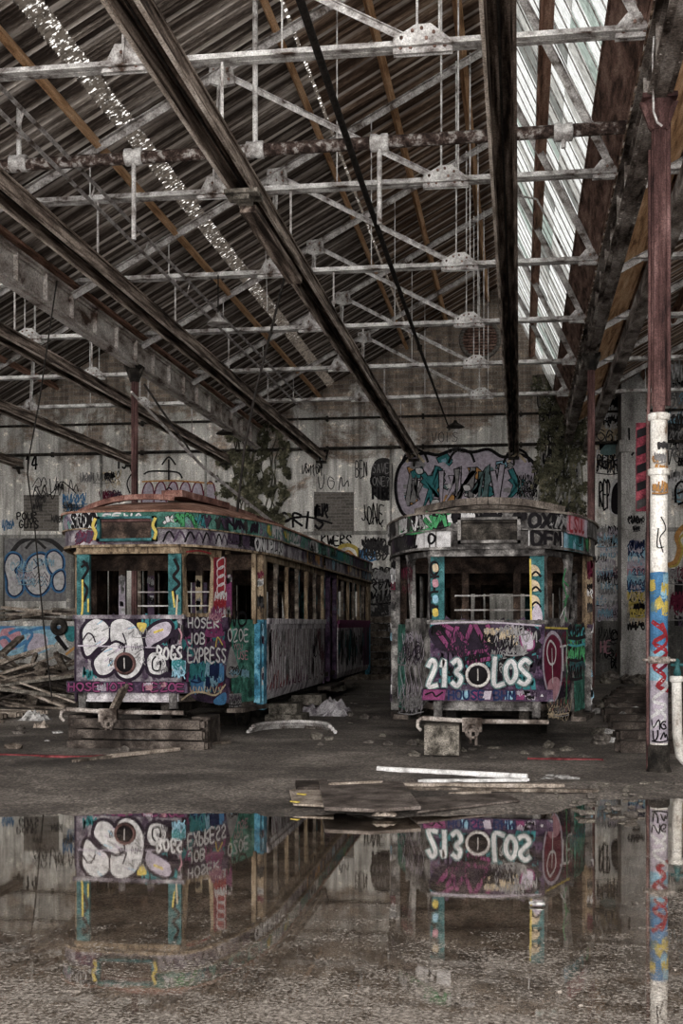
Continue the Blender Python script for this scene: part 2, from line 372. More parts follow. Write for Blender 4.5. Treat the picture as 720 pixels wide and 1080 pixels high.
# wall: render over brick, streaked
def wallmat(name, tone=1.0):
    m, nt, p, out = newmat(name)
    tc = nt.nodes.new('ShaderNodeTexCoord'); sep = nt.nodes.new('ShaderNodeSeparateXYZ'); cmb = nt.nodes.new('ShaderNodeCombineXYZ')
    nt.links.new(tc.outputs['Object'], sep.inputs[0]); nt.links.new(sep.outputs[0], cmb.inputs[0]); nt.links.new(sep.outputs[2], cmb.inputs[1])
    br = nt.nodes.new('ShaderNodeTexBrick'); nt.links.new(cmb.outputs[0], br.inputs['Vector'])
    br.inputs['Scale'].default_value = 1.0; br.inputs['Brick Width'].default_value = .34; br.inputs['Row Height'].default_value = .13
    br.inputs['Mortar Size'].default_value = .014; br.inputs['Mortar Smooth'].default_value = .3
    br.inputs['Color1'].default_value = (.26*tone,.205*tone,.165*tone,1); br.inputs['Color2'].default_value = (.13*tone,.103*tone,.085*tone,1)
    br.inputs['Mortar'].default_value = (.2*tone,.18*tone,.16*tone,1)
    co = _coords(nt)
    plaster = _ramp(nt, _noise(nt, _coords(nt, (1.2,1,.28)), 1.3, 8, .68, .2), [(.3,(.17*tone,.16*tone,.146*tone)),(.45,(.36*tone,.345*tone,.32*tone)),(.6,(.52*tone,.5*tone,.47*tone)),(.75,(.66*tone,.64*tone,.61*tone))])
    pn = _noise(nt, co, .55, 8, .7, .4)
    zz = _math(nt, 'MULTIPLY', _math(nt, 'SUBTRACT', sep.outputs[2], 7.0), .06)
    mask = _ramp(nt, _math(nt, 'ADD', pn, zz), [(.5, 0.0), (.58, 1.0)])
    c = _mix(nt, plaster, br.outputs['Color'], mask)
    low_tone = _ramp(nt, _math(nt, 'ADD', _math(nt, 'MULTIPLY', sep.outputs[2], .22), _math(nt, 'MULTIPLY', pn, .7)), [(.62, .42), (1.0, 1.0)])  # wall colour gets darker towards the floor
    chips = _ramp(nt, _noise(nt, co, 3.0, 6, .75), [(.57, (1,1,1)), (.63, (2.0,1.95,1.85))])
    streak = _ramp(nt, _noise(nt, _coords(nt, (3,1,.12)), 1.5, 6, .7), [(.36, .5), (.55, 1.08)])
    g = _ramp(nt, _noise(nt, co, 26, 4, .75), [(.34, .55), (.66, 1.45)])
    for t in (low_tone, chips, streak, g): c = _mix(nt, c, t, 1.0, 'MULTIPLY')
    # block joints under the render
    nt.links.new(c, p.inputs['Base Color']); p.inputs['Roughness'].default_value = .92; p.inputs['Specular IOR Level'].default_value = .15
    _bump(nt, p, _math(nt, 'ADD', br.outputs['Fac'], pn), .35, .03)
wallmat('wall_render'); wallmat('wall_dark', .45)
def brickmat(name, a, b, mo):
    m, nt, p, out = newmat(name)
    tc = nt.nodes.new('ShaderNodeTexCoord'); sep = nt.nodes.new('ShaderNodeSeparateXYZ'); cmb = nt.nodes.new('ShaderNodeCombineXYZ')
    nt.links.new(tc.outputs['Object'], sep.inputs[0]); nt.links.new(sep.outputs[0], cmb.inputs[0]); nt.links.new(sep.outputs[2], cmb.inputs[1])
    br = nt.nodes.new('ShaderNodeTexBrick'); nt.links.new(cmb.outputs[0], br.inputs['Vector']); br.inputs['Scale'].default_value = 1
    br.inputs['Brick Width'].default_value = .3; br.inputs['Row Height'].default_value = .1; br.inputs['Mortar Size'].default_value = .012
    for k, c in (('Color1', a), ('Color2', b), ('Mortar', mo)): br.inputs[k].default_value = (*c, 1)
    g = _ramp(nt, _noise(nt, _coords(nt), 22, 4, .7), [(.34, .6), (.66, 1.4)])
    nt.links.new(_mix(nt, br.outputs['Color'], g, 1, 'MULTIPLY'), p.inputs['Base Color']); p.inputs['Roughness'].default_value = .9
gritty('bounce_yard', [(.35,(.45,.43,.4)),(.6,(.6,.58,.55))], bump=0)
brickmat('brick_infill', (.1,.088,.076), (.055,.047,.04), (.12,.11,.1))

# ground
def groundmat():
    m, nt, p, out = newmat('ground')
    co = _coords(nt)
    a = _ramp(nt, _noise(nt, co, .7, 8, .65, .3), [(.32,(.035,.029,.025)),(.5,(.10,.085,.074)),(.68,(.22,.192,.168))])
    vo = nt.nodes.new('ShaderNodeTexVoronoi'); vo.inputs['Scale'].default_value = 42; nt.links.new(co, vo.inputs['Vector'])
    peb = _ramp(nt, vo.outputs['Color'], [(.2, .45), (.6, 1.1), (.95, 2.3)])
    g = _ramp(nt, _noise(nt, co, 60, 5, .75), [(.34, .45), (.66, 1.6)])
    c = _mix(nt, _mix(nt, a, peb, .75, 'MULTIPLY'), g, 1, 'MULTIPLY')
    # pale silt where the bed is shallow, near the front of the puddle
    nt.links.new(c, p.inputs['Base Color']); p.inputs['Roughness'].default_value = .8; p.inputs['Specular IOR Level'].default_value = .3
    _bump(nt, p, _math(nt, 'ADD', vo.outputs['Distance'], g), .5, .02)
groundmat()
gritty('gravel_bed', [(.34,(.13,.108,.092)),(.5,(.3,.262,.228)),(.68,(.5,.445,.395))], scale=3.0, grain=70, gamt=.85, bump=.7, rough=.8)
def watermat():
    """still water: mirror-like at a low angle; where it is shallow, a skin of grit breaks the surface"""
    m, nt, p, out = newmat('water')
    mix = nt.nodes.new('ShaderNodeMixShader'); mx2 = nt.nodes.new('ShaderNodeMixShader')
    tr = nt.nodes.new('ShaderNodeBsdfTransparent'); gl = nt.nodes.new('ShaderNodeBsdfGlossy'); lw = nt.nodes.new('ShaderNodeLayerWeight')
    tr.inputs[0].default_value = (.85, .8, .75, 1); gl.inputs['Roughness'].default_value = .012; gl.inputs[0].default_value = (.97,.95,.92,1)
    co = _coords(nt)
    b = nt.nodes.new('ShaderNodeBump'); b.inputs['Strength'].default_value = .02; b.inputs['Distance'].default_value = .004
    nt.links.new(_noise(nt, co, 14, 4, .6), b.inputs['Height']); nt.links.new(b.outputs[0], gl.inputs['Normal'])
    f = _ramp(nt, lw.outputs['Facing'], [(.6, .3), (.86, .9)])
    nt.links.new(f, mix.inputs[0]); nt.links.new(tr.outputs[0], mix.inputs[1]); nt.links.new(gl.outputs[0], mix.inputs[2])
    tc = nt.nodes.new('ShaderNodeTexCoord'); dt = nt.nodes.new('ShaderNodeVectorMath'); dt.operation = 'DOT_PRODUCT'; dt.inputs[1].default_value = (-SN, CS, 0)
    nt.links.new(tc.outputs['Object'], dt.inputs[0]); D = dt.outputs['Value']
    dr = nt.nodes.new('ShaderNodeVectorMath'); dr.operation = 'DOT_PRODUCT'; dr.inputs[1].default_value = (CS, SN, 0); nt.links.new(tc.outputs['Object'], dr.inputs[0]); R = dr.outputs['Value']
    big = _noise(nt, co, .8, 5, .6, .3); mid = _noise(nt, co, 5, 5, .65, .2); fine = _noise(nt, co, 55, 4, .7)
    sh = _ramp(nt, _math(nt, 'MULTIPLY', D, .1), [(.48, .46), (.6, .31), (.74, .12), (.9, -.02), (1.0, -.04)])
    rt = _ramp(nt, _math(nt, 'MULTIPLY', R, .25), [(.38, 0.0), (.6, .24)])
    v = _math(nt, 'ADD', _math(nt, 'ADD', sh, _math(nt, 'MULTIPLY', rt, 1.0)), _math(nt, 'ADD', _math(nt, 'MULTIPLY', _math(nt, 'SUBTRACT', big, .5), .7), _math(nt, 'ADD', _math(nt, 'MULTIPLY', _math(nt, 'SUBTRACT', mid, .5), .8), _math(nt, 'MULTIPLY', _math(nt, 'SUBTRACT', fine, .5), 1.5))))
    k = _ramp(nt, v, [(.3, 0.0), (.52, .9)])
    c = _ramp(nt, _noise(nt, co, 40, 4, .75), [(.35,(.06,.05,.042)),(.5,(.2,.172,.148)),(.66,(.46,.415,.37))])
    nt.links.new(c, p.inputs['Base Color']); p.inputs['Roughness'].default_value = .6; p.inputs['Specular IOR Level'].default_value = .3
    _bump(nt, p, fine, .5, .01)
    nt.links.new(k, mx2.inputs[0]); nt.links.new(mix.outputs[0], mx2.inputs[1]); nt.links.new(p.outputs[0], mx2.inputs[2]); nt.links.new(mx2.outputs[0], out.inputs[0])
watermat()
def corrmat(name, stops):
    m, nt, p, out = newmat(name); co = _coords(nt, (.16, 2.6, .16)); tc = nt.nodes.new('ShaderNodeTexCoord'); sp = nt.nodes.new('ShaderNodeSeparateXYZ'); nt.links.new(tc.outputs['Object'], sp.inputs[0]); y = sp.outputs[1]
    c = _ramp(nt, _noise(nt, co, 2.2, 7, .62, .3), stops)
    g = _ramp(nt, _noise(nt, _coords(nt, (.3, 6, .3)), 30, 4, .7), [(.33, .35), (.67, 1.6)])
    c = _mix(nt, c, g, 1, 'MULTIPLY')
    fr = _math(nt, 'FRACT', _math(nt, 'MULTIPLY', y, 1/.52)); lap = _ramp(nt, fr, [(.0, .6), (.08, 1.0), (.15, 1.0), (.24, 0.0)], 'LINEAR')
    wear = _ramp(nt, _noise(nt, _coords(nt, (.5, .8, .5)), 1.3, 5, .7), [(.36, .25), (.58, .9)])
    c = _mix(nt, c, (.6, .545, .5), _math(nt, 'MULTIPLY', lap, wear))
    nt.links.new(c, p.inputs['Base Color']); p.inputs['Roughness'].default_value = .7; p.inputs['Specular IOR Level'].default_value = .15
corrmat('corrugated', [(.34,(.016,.011,.009)),(.49,(.06,.046,.038)),(.6,(.22,.187,.163)),(.73,(.7,.64,.58))])
corrmat('corrugated_brown', [(.34,(.02,.012,.008)),(.49,(.085,.054,.038)),(.6,(.24,.168,.122)),(.73,(.6,.48,.38))])
def glassmat(name, tint, clear, scale=5):
    m = bpy.data.materials.new(name); m.use_nodes = True; nt = m.node_tree; nt.nodes.clear(); MATS[name] = m
    out = nt.nodes.new('ShaderNodeOutputMaterial'); mix = nt.nodes.new('ShaderNodeMixShader'); mx2 = nt.nodes.new('ShaderNodeMixShader')
    tr = nt.nodes.new('ShaderNodeBsdfTransparent'); tl = nt.nodes.new('ShaderNodeBsdfTranslucent'); df = nt.nodes.new('ShaderNodeBsdfDiffuse')
    co = _coords(nt, (1, 2, 1)); n = _noise(nt, co, scale, 7, .7, .3)
    c = _ramp(nt, n, [(.33, tuple(x*.18 for x in tint)), (.5, tuple(x*.65 for x in tint)), (.66, tint)])
    nt.links.new(c, tl.inputs[0]); nt.links.new(c, df.inputs[0]); tr.inputs[0].default_value = (*tint, 1)
    mx2.inputs[0].default_value = .25; nt.links.new(tl.outputs[0], mx2.inputs[1]); nt.links.new(df.outputs[0], mx2.inputs[2])
    f = _ramp(nt, _noise(nt, co, scale*1.7, 5, .7), [(.42, max(0, clear-.3)), (.62, min(1, clear+.2))])
    nt.links.new(f, mix.inputs[0]); nt.links.new(mx2.outputs[0], mix.inputs[1]); nt.links.new(tr.outputs[0], mix.inputs[2]); nt.links.new(mix.outputs[0], out.inputs[0])
glassmat('glass_clear', (.42,.435,.43), .8); glassmat('glass_dirty', (.33,.335,.32), .45); glassmat('glass_green', (.26,.31,.285), .45); glassmat('glass_dark', (.2,.21,.2), .12)
glassmat('sheet_clear', (.13,.11,.092), .0, 6)
nt_ = MATS['sheet_clear'].node_tree
for n_ in nt_.nodes:      # holes and thin spots that let the sky glint through
    if n_.type == 'VALTORGB' and n_.outputs[0].links and n_.outputs[0].links[0].to_node.type == 'MIX_SHADER':
        n_.color_ramp.elements[0].position = .535; n_.color_ramp.elements[0].color = (0,0,0,1); n_.color_ramp.elements[1].position = .62; n_.color_ramp.elements[1].color = (1,1,1,1)
    if n_.type == 'BSDF_TRANSPARENT': n_.inputs[0].default_value = (.7,.68,.65,1)
# ---------------------------------------------------------------- the shed: bays, roof, frame
XL, XR, BAY = -8.2, 1.45, 9.65
YF, YB = 2.0, 37.6
RX, RH = -.55, 10.24           # ridge (h is height above the eye)
def roof_h(x):                 # height above the floor of the roof line at x
    while x < XL: x += BAY
    while x >= XR: x -= BAY
    if x <= RX: return H + 6.03 + .55 * (x - XL)
    return H + RH + (x - RX) * (6.35 - RH) / (1.35 - RX)
def zt(h): return H + h
# --- floor: dry dirt, a puddle basin in front, tram-shed rubble ground behind
def camD(x, y): return -x*SN + y*CS, x*CS + y*SN
def sstep(a, b, t):
    t = min(1, max(0, (t-a)/(b-a))); return t*t*(3-2*t)
def gz(x, y):
    D, R = camD(x, y)
    n1 = noise.noise(V((x*.55, y*.55, 0))); n2 = noise.noise(V((x*2.3, y*2.3, 4))); n3 = noise.noise(V((x*9, y*9, 9))); n4 = noise.noise(V((x*26, y*26, 2)))
    if D > 16: return .03 + .03*n1 + .018*n2 + .006*n3
    shore = 10.25 + .4*n1 + .3*n2 + .12*n3 + 1.25*sstep(1.7, 2.4, R) - .15*sstep(-.6, .8, R)
    dry = .028 + .022*n1 + .016*n2 + .009*n3 + .003*n4
    if D > 11.5: dry += .01
    t = sstep(shore - .45, shore + .3, D)
    shallow = 1 - sstep(5.0, 9.0, D + .9*n1 + .6*n2)          # bed comes up towards the viewer
    muddy = sstep(1.5, 2.6, R) * .75
    k = max(shallow, muddy)
    bed = -.034 + .025*k + (.004 + .006*k)*n3 + (.004 + .006*k)*n4 + .009*k*n2
    return bed*(1-t) + dry*t
mb = MB()
ys = []; d = 2.6
while d < 41: ys.append(d); d *= 1.0042 if d < 12.5 else 1.02
nx = 560; rows = len(ys)
for j, y in enumerate(ys):
    for i in range(nx+1):
        t = -1 + 2*i/nx; t = t*.62 if abs(t) < .8 else math.copysign(.496 + (abs(t)-.8)*3.6, t)
        x = t*(y + 1.5) - .145*y
        mb.v.append((x, y, gz(x, y)))
for j in range(rows-1):
    ym = ys[j]
    for i in range(nx):
        a = j*(nx+1)+i; x, y, z = mb.v[a]; D, R = camD(x, y)
        mb.f.append((a, a+1, a+nx+2, a+nx+1))
        nn = noise.noise(V((x*1.3, y*1.3, 7)))*.9
        mb.m.append(1 if D + nn < 9.6 else 0); mb.sm.append(True)
mb.box((-26, -14, -.3), (11, 2.62, -.04), 2)  # unseen pale yard in front, added to bounce sky light onto the ceiling
fl = struct(mb.build('floor', ['ground', 'gravel_bed', 'bounce_yard'], origin=(0, 0, 0)), 'dark dirt and gravel floor of the shed around a wide puddle', 'floor')
mb = MB(); mb.add([(-9, 2.6, 0), (7, 2.6, 0), (7, 13.2, 0), (-9, 11.0, 0)], [(0, 1, 2, 3)])
tag(mb.build('puddle', 'water', origin=(0, 0, 0)), 'wide still puddle of rainwater mirroring the two trams', 'puddle', kind='stuff')

# --- back wall with everything painted on it
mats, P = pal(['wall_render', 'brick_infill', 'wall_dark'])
wb = MB()
xs = sorted(set([-26 + .5*i for i in range(80)] + [XL, XR, RX, RX-BAY, RX+BAY, XL-BAY, XL-2*BAY, XR+BAY-.01]))
xs = [x for x in xs if x <= 11.0]
for a, b in zip(xs[:-1], xs[1:]):
    za, zb = roof_h(a+1e-4)+.26, roof_h(b-1e-4)+.26
    wb.add([(a, YB, -.3), (b, YB, -.3), (b, YB, zb), (a, YB, za), (a, YB+.35, -.3), (b, YB+.35, -.3), (b, YB+.35, zb), (a, YB+.35, za)],
           [(0,1,2,3), (5,4,7,6), (3,2,6,7)], 0)
# ledge course, pilasters, panels standing slightly proud of the wall
wb.box((-26, YB-.07, 4.38), (11, YB+.01, 4.5), 2)
for u in (107, 217, 412, 612): 
    x = onY(u, 500, YB)[0]; wb.box((x-.035, YB-.05, .1), (x+.035, YB+.01, 7.2), 2)
for u0, u1 in ((0, 5), (71, 79)):
    a, b = onY(u0, 600, YB)[0], onY(u1, 600, YB)[0]; wb.box((a, YB-.12, .1), (b, YB+.01, 4.45), 2)
cv = plane_canvas(wb, (0, YB-.004, 0), (1,0,0), (0,-1,0), pxs=.0298, eps=.002)
cvp = plane_canvas(wb, (0, YB-.004, 0), (1,0,0), (0,-1,0), pxs=.0298, eps=.03)
def rectfill(c, u0, v0, u1, v1, m): c.fill([(u0,v0),(u1,v0),(u1,v1),(u0,v1)], m, True, sm=False)
rectfill(cv, 331, 519, 373, 562, 1); rectfill(cv, 25, 522, 62, 560, 1)
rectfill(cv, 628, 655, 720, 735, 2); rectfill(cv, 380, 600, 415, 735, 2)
for r in ((656, 560, 662, 662), (678, 560, 692, 660), (711, 600, 720, 660)): rectfill(cv, *r, P['black'])
# track numbers
cv.word('14', (27, 495, 41, 481), 2.2, P['black'], True, jit=.02); cv.word('15', (123, 494, 135, 481), 2.0, P['black'], True, jit=.02); cv.word('17', (335, 488, 347, 476), 2.0, P['black'], True, jit=.02)
# left part
cv.tagline((35, 524, 80, 506), 1.1, P['black'], True, 5); cv.stroke([(35,524),(38,512),(43,522),(47,511),(51,522),(60,514),(66,508),(80,520)], 1.2, P['black'], True)
cv.word('POUR', (18, 548, 40, 541), 1.5, P['black'], True); cv.word('GUYS', (20, 557, 42, 549), 1.5, P['black'], True); cv.tagline((2, 558, 14, 549), 1, P['blue'], True)
cv.scatter((66, 545, 92, 522), 4, [P['sky'], P['blue'], P['charcoal']], (7, 14), 1.2, True)
cv.scatter((103, 515, 130, 498), 4, [P['black'], P['cream'], P['charcoal']], (6, 10), 1.0, True); cv.scatter((104, 533, 129, 519), 4, [P['maroon'], P['purple'], P['black']], (7, 11), 1.2, True)
# arrow and arches
for i in range(6):
    a = 150 + i*13; cv.blobfill([(a,532),(a+1,516),(a+6,508),(a+11,513),(a+12,532)], P['lilac'], P['maroon'], 1.5, True)
cv.stroke([(150,508),(185,507),(224,510)], 1.6, P['orange'], True)
cv.stroke([(178,506),(178,485)], 1.8, P['black'], True); cv.stroke([(171,490),(178,482),(185,490)], 1.8, P['black'], True)
cv.stroke([(152,500),(160,497),(186,498),(192,504)], 1.8, P['black'], True); cv.stroke([(137,520),(134,510),(138,501),(143,498)], 1.6, P['black'], True)
cv.stroke([(170,528),(178,514),(187,527)], 1.6, P['black'], True)
# the bubble letters in the panel on the left
rectfill(cvp, 5, 566, 71, 634, P['grey'])
cvp.stroke([(12,584),(22,572),(38,567),(55,571),(66,580)], 5, P['charcoal'], True); cvp.stroke([(28,578),(37,570),(48,578)], 3, P['charcoal'], True)
for sh in ([(7,590),(12,584),(20,586),(22,594),(16,602),(22,610),(24,622),(16,629),(9,624),(8,612),(5,600)],
           [(27,600),(33,588),(44,584),(52,590),(54,604),(52,618),(44,627),(34,626),(27,616)],
           [(50,586),(58,581),(66,588),(66,600),(58,606),(52,600)], [(58,606),(66,602),(69,612),(66,622),(59,622),(56,614)]):
    cvp.stroke(sh + [sh[0]], 5.2, P['blue'], True); cvp.blobfill(sh, P['white'], P['navy'], 1.6, True)
for k in range(3): cvp.stroke([(27+j*3.4, 606 + 5*k + (3 if j % 2 else -3)) for j in range(8)], 1.2, P['purple'], True, sm=False)
cvp.stroke([(36,590),(40,596),(36,600)], 1.3, P['navy'], True); cvp.stroke([(44,590),(46,596)], 1.3, P['navy'], True)
cvp.scatter((8, 626, 66, 588), 8, [P['sky'], P['lilac']], (5, 9), .9, True)
# between the trams
cv.word('PRIS', (298, 556, 344, 541), 2.6, P['black'], True, jit=.12); cv.stroke([(300,549),(322,545),(350,552)], 2, P['black'], True); cv.tagline((332, 545, 346, 533), 2.2, P['black'], True)
cv.word('KWERS', (339, 575, 372, 565), 1.8, P['black'], True, jit=.1); cv.tagline((318, 500, 340, 490), 1, P['charcoal'], True); cv.tagline((335, 516, 365, 502), 1, P['charcoal'], True)
cv.stroke([(353,588),(358,578),(367,575),(376,579),(379,588)], 4, P['yellow'], True); cv.stroke([(360,586),(367,581),(373,586)], 2.4, P['orange'], True)
cv.scatter((378, 592, 412, 568), 9, [P['sky'], P['black'], P['blue'], P['charcoal']], (7, 13), 1.4, True)
cv.word('BEN', (375, 503, 388, 487), 1.1, P['charcoal'], True)
cv.fill([(391,500),(395,487),(404,483),(413,487),(414,505),(412,524),(403,528),(393,520)], P['charcoal'], True)
cv.word('ONE?', (391, 512, 413, 502), 2.2, P['black'], True); cv.word('FIRE', (393, 526, 413, 515), 2.4, P['black'], True)
cv.word('SAVE', (393, 499, 411, 489), .8, P['grey'], True); cv.word('ONE?', (393, 512, 412, 503), .8, P['grey'], True)
cv.word('JONE', (381, 551, 406, 532), 1.3, P['black'], True, jit=.14); cv.stroke([(384,540),(390,553),(396,545),(403,556)], 1, P['black'], True)
# mural above the right tram
cl = [(417,515),(420,495),(430,483),(448,478),(462,480),(480,474),(498,477),(515,474),(530,482),(550,480),(563,489),(567,505),(560,525),(558,545),(520,552),(470,552),(432,546),(421,535)]
cv.fill(cl, P['lilac'], True); 
for _ in range(46):
    x, y = rng.uniform(424, 556), rng.uniform(486, 543); r = rng.uniform(4, 11)
    pts = [(x + r*rng.uniform(.5, 1.3)*math.cos(a), y + .7*r*rng.uniform(.5, 1.3)*math.sin(a)) for a in (0, 1.3, 2.5, 3.8, 5.0)]
    cv.fill(pts, rng.choice([P['teal'], P['greyteal'], P['lilac'], P['grey'], P['grey'], P['grey'], P['orange'], P['sky'], P['white']]), True, sm=False)
    if rng.random() < .6: cv.stroke(pts + [pts[0]], 1.2, P['black'], True, sm=False)
cv.wild((428, 541, 552, 488), 7, [P['grey'], P['lilac'], P['teal'], P['greyteal']], P['black'], 4.6, True, 1.55)
cv.stroke(cl + [cl[0]], 3.4, P['black'], True)
for x in (438, 487, 545): cv.stroke([(x-14,488),(x-9,478),(x,474),(x+9,478),(x+13,487)], 2.6, P['black'], True); cv.stroke([(x-9,487),(x,479),(x+9,487)], 2.6, P['cream'] if x != 487 else P['lilac'], True)
for x, y in ((441, 497), (491, 515)): cv.blobfill([(x-3,y-3),(x+4,y-3),(x+5,y+2),(x-1,y+3)], P['white'], P['black'], .8, True)
cv.stroke([(424,500),(423,520),(430,540),(445,548)], 5, P['lilac'], True); cv.scatter((545, 542, 566, 500), 9, [P['black'], P['grey']], (6, 10), 1.0, True)
cv.word('VOIS', (455, 466, 484, 456), .7, P['charcoal'], True); cv.word('DRE', (473, 477, 492, 470), .9, P['charcoal'], True)
# darker wall fill in the corner and right part
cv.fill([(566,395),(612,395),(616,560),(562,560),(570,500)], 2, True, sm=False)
cv.scatter((566, 548, 614, 400), 30, [P['black'], P['charcoal'], P['black'], P['grey']], (6, 15), 1.5, True)
cv.scatter((628, 500, 660, 420), 22, [P['black'], P['charcoal'], P['cream'], P['white'], P['black']], (7, 15), 1.5, True)
cv.word('REPRO', (630, 493, 658, 481), 1.6, P['black'], True); cv.word('REP', (632, 535, 644, 508), 1.6, P['black'], True)
cv.fill([(632,478),(640,468),(652,466),(656,474),(644,480)], P['greyteal'], True)
for v0, v1 in ((400, 430), (430, 470)): cv.wild((700, v1, 732, v0), 3, [P['cream'], P['grey'], P['white']], P['black'], 3.2, True)
cv.fill([(643,540),(643,516),(648,506),(655,504),(660,510),(660,540)], P['white'], True); cv.fill([(645,540),(645,518),(650,509),(655,508),(658,514),(658,540)], P['black'], True)
cv.scatter((628, 655, 657, 556), 60, [P['white'], P['lilac'], P['black'], P['pink'], P['purple'], P['grey'], P['sky']], (5, 11), 1.1, True)
cv.scatter((628, 722, 690, 662), 22, [P['charcoal'], P['maroon'], P['grey'], P['black'], P['red']], (7, 14), 1.1, True)
cv.word('HE', (633, 688, 645, 676), 1.3, P['pink'], True); cv.word('YES', (661, 686, 678, 677), 1.3, P['pink'], True)
cv.scatter((704, 545, 732, 385), 24, [P['black'], P['grey'], P['white'], P['sky'], P['charcoal']], (8, 16), 1.4, True)
cv.stroke([(705,596),(712,592),(716,578),(713,566),(720,556),(730,552)], 5, P['orange'], True); cv.stroke([(706,598),(714,595),(719,580),(716,569),(724,560)], 2.2, P['yellow'], True)
cv.stroke([(712,530),(712,515),(718,508),(724,515),(722,528),(715,532)], 2.4, P['black'], True); cv.stroke([(714,521),(721,518)], 2, P['black'], True)
cv.scatter((704, 660, 732, 600), 12, [P['purple'], P['maroon'], P['grey']], (8, 14), 1.2, True)
cv.scatter((383, 715, 414, 600), 26, [P['grey'], P['charcoal'], P['black'], P['grey']], (7, 16), 1.4, True)
cv.scatter((0, 560, 130, 500), 9, [P['charcoal'], P['grey']], (6, 10), .8, True)
struct(wb.build('wall_back', mats, origin=(0, YB, 0)), 'tall back wall of stained render and brick covered in graffiti', 'wall')
for nm, x in (('wall_left', -26.0), ('wall_right', 11.0)):
    m2 = MB(); m2.box((x-.3, YF, -.3), (x, YB, 9.0) if nm == 'wall_left' else (x, YB, 9.0)); struct(m2.build(nm, 'wall_render', origin=(x, YB, 0)))  # unseen side walls, put in to keep side light out of the shed

# --- roof sheets (corrugated down the slope) per bay
def corr(name, x0, x1, mat, off=0, lift=0, wav=.024):
    m = MB(); n = int((YB - YF)/.095*4); vs = []
    for i in range(n+1):
        y = YF + (YB+.3-YF)*i/n; w = wav*math.sin(i*math.pi/2)
        for x in (x0, (x0+x1)/2, x1): vs.append((x+off, y, H + 6.06 + .55*(x-XL) + .16 + w + lift))
    m.add(vs, [(3*i+k, 3*i+k+1, 3*i+k+4, 3*i+k+3) for i in range(n) for k in (0, 1)])
    return struct(m.build(name, mat))
corr('ceiling', XL-.15, -5.98, 'corrugated'); corr('window_1', -6.03, -5.68, 'sheet_clear', lift=.012)
corr('ceiling', -5.73, -3.38, 'corrugated'); corr('window_2', -3.42, -3.28, 'sheet_clear', lift=.012); corr('ceiling', -3.33, RX+.1, 'corrugated_brown')
for k, off in ((1, -BAY), (2, -2*BAY), (3, BAY)): corr('ceiling', XL-.15, RX+.1, 'corrugated' if k < 3 else 'corrugated_brown', off)
def glaze(n, off):
    a = V((RX+.05+off, 0, zt(RH+.1))); b = V((1.03+off, 0, zt(7.0))); root = MB(); k = 0
    y = YF; st = .51
    while y < YB + .2:
        for r in range(4):
            p, q = a.lerp(b, r/4), a.lerp(b, (r+1)/4 + .004)
            w = rng.random(); mt = 0 if w < .5 else 1 if w < .76 else 2 if w < .9 else 3
            e = V((.006*(r % 2), 0, .006*(r % 2)))
            root.add([p+V((0,y,0))+e, p+V((0,y+st,0))+e, q+V((0,y+st,0))+e, q+V((0,y,0))+e], [(0,1,2,3)], mt)
        y += st
    w = struct(root.build('window_%d' % n, ['glass_clear','glass_dirty','glass_green','glass_dark'], origin=(RX+off, YF, zt(7))))
    y = YF; 
    while y < YB + .2:
        m = MB(); m.bar(a+V((-.01,y,-.02)), b+V((-.01,y,-.02)), .03, .014); m.build('glazing_bar', 'steel_grey' if n == 3 else 'girder_dark', w); y += st
    return w
glaze(3, 0); glaze(4, -BAY); glaze(5, -2*BAY); glaze(6, BAY)

# --- longitudinal timbers
def longbar(name, x, h, w, t, mat, label, cat, group=None, y0=YF, y1=YB, tilt=0):
    m = MB(); m.bar((x, y0, zt(h)), (x, y1, zt(h)), w, t, 0, up=(math.sin(tilt), 0, math.cos(tilt)))
    return tag(m.build(name, mat), label, cat, group)
def slope_h(x): return 6.03 + .55*(x - XL)
ORD = ['first', 'second', 'third', 'fourth', 'fifth', 'sixth', 'seventh']
for i, x in enumerate((-7.45, -6.2, -4.85, -3.5, -2.25, -1.0)):
    longbar('timber_purlin', x, slope_h(x)-.0, .09, .2, 'timber_orange' if i != 0 else 'timber_brown', 'orange-brown timber purlin under the corrugated roof, %s from the big left girder' % ORD[i], 'purlin', 'purlins under the main roof slope', tilt=-.5)
for i, x in enumerate((-7.3, -5.2, -3.2)):
    longbar('timber_purlin', x-BAY, slope_h(x), .09, .2, 'timber_brown', 'brown timber purlin of the left aisle roof, %s from its outer girder' % ORD[i], 'purlin', 'purlins over the left aisle', tilt=-.5)
for i, x in enumerate((-7.4, -6.1, -4.8, -3.5)):
    longbar('timber_purlin', x+BAY, slope_h(x), .09, .2, 'timber_brown', 'brown timber purlin of the right aisle roof, %s from the column line' % ORD[i], 'purlin', 'purlins over the right aisle', tilt=-.5)
longbar('ridge_beam', RX, RH-.05, .12, .3, 'timber_brown', 'dark ridge timber where corrugated roof meets the glazing', 'beam')
longbar('glazing_purlin', .36, 8.22, .1, .17, 'timber_brown', 'rust-brown timber crossing the middle of the sloping skylight', 'purlin', tilt=1.1)
m = MB(); m.bar((1.1, YF, zt(6.86)), (1.1, YB, zt(6.86)), .05, .44, 0, up=(-.43, 0, .9)); m.bar((1.24, YF, zt(6.55)), (1.24, YB, zt(6.55)), .05, .42, 0, up=(-.43, 0, .9)); m.bar((1.36, YF, zt(6.3)), (1.36, YB, zt(6.3)), .05, .3, 0, up=(-.3, 0, .95)); m.bar((1.04, YF, zt(7.02)), (1.04, YB, zt(7.02)), .1, .07)
tag(m.build('gutter_board', 'rust_board'), 'reddish brown boards under the foot of the sloping skylight', 'board')
m = MB(); m.bar((XL-.12, YF, zt(6.28)), (XL-.12, YB, zt(6.28)), .05, .5); m.bar((XL+.05, YF, zt(6.2)), (XL+.05, YB, zt(6.2)), .3, .05)
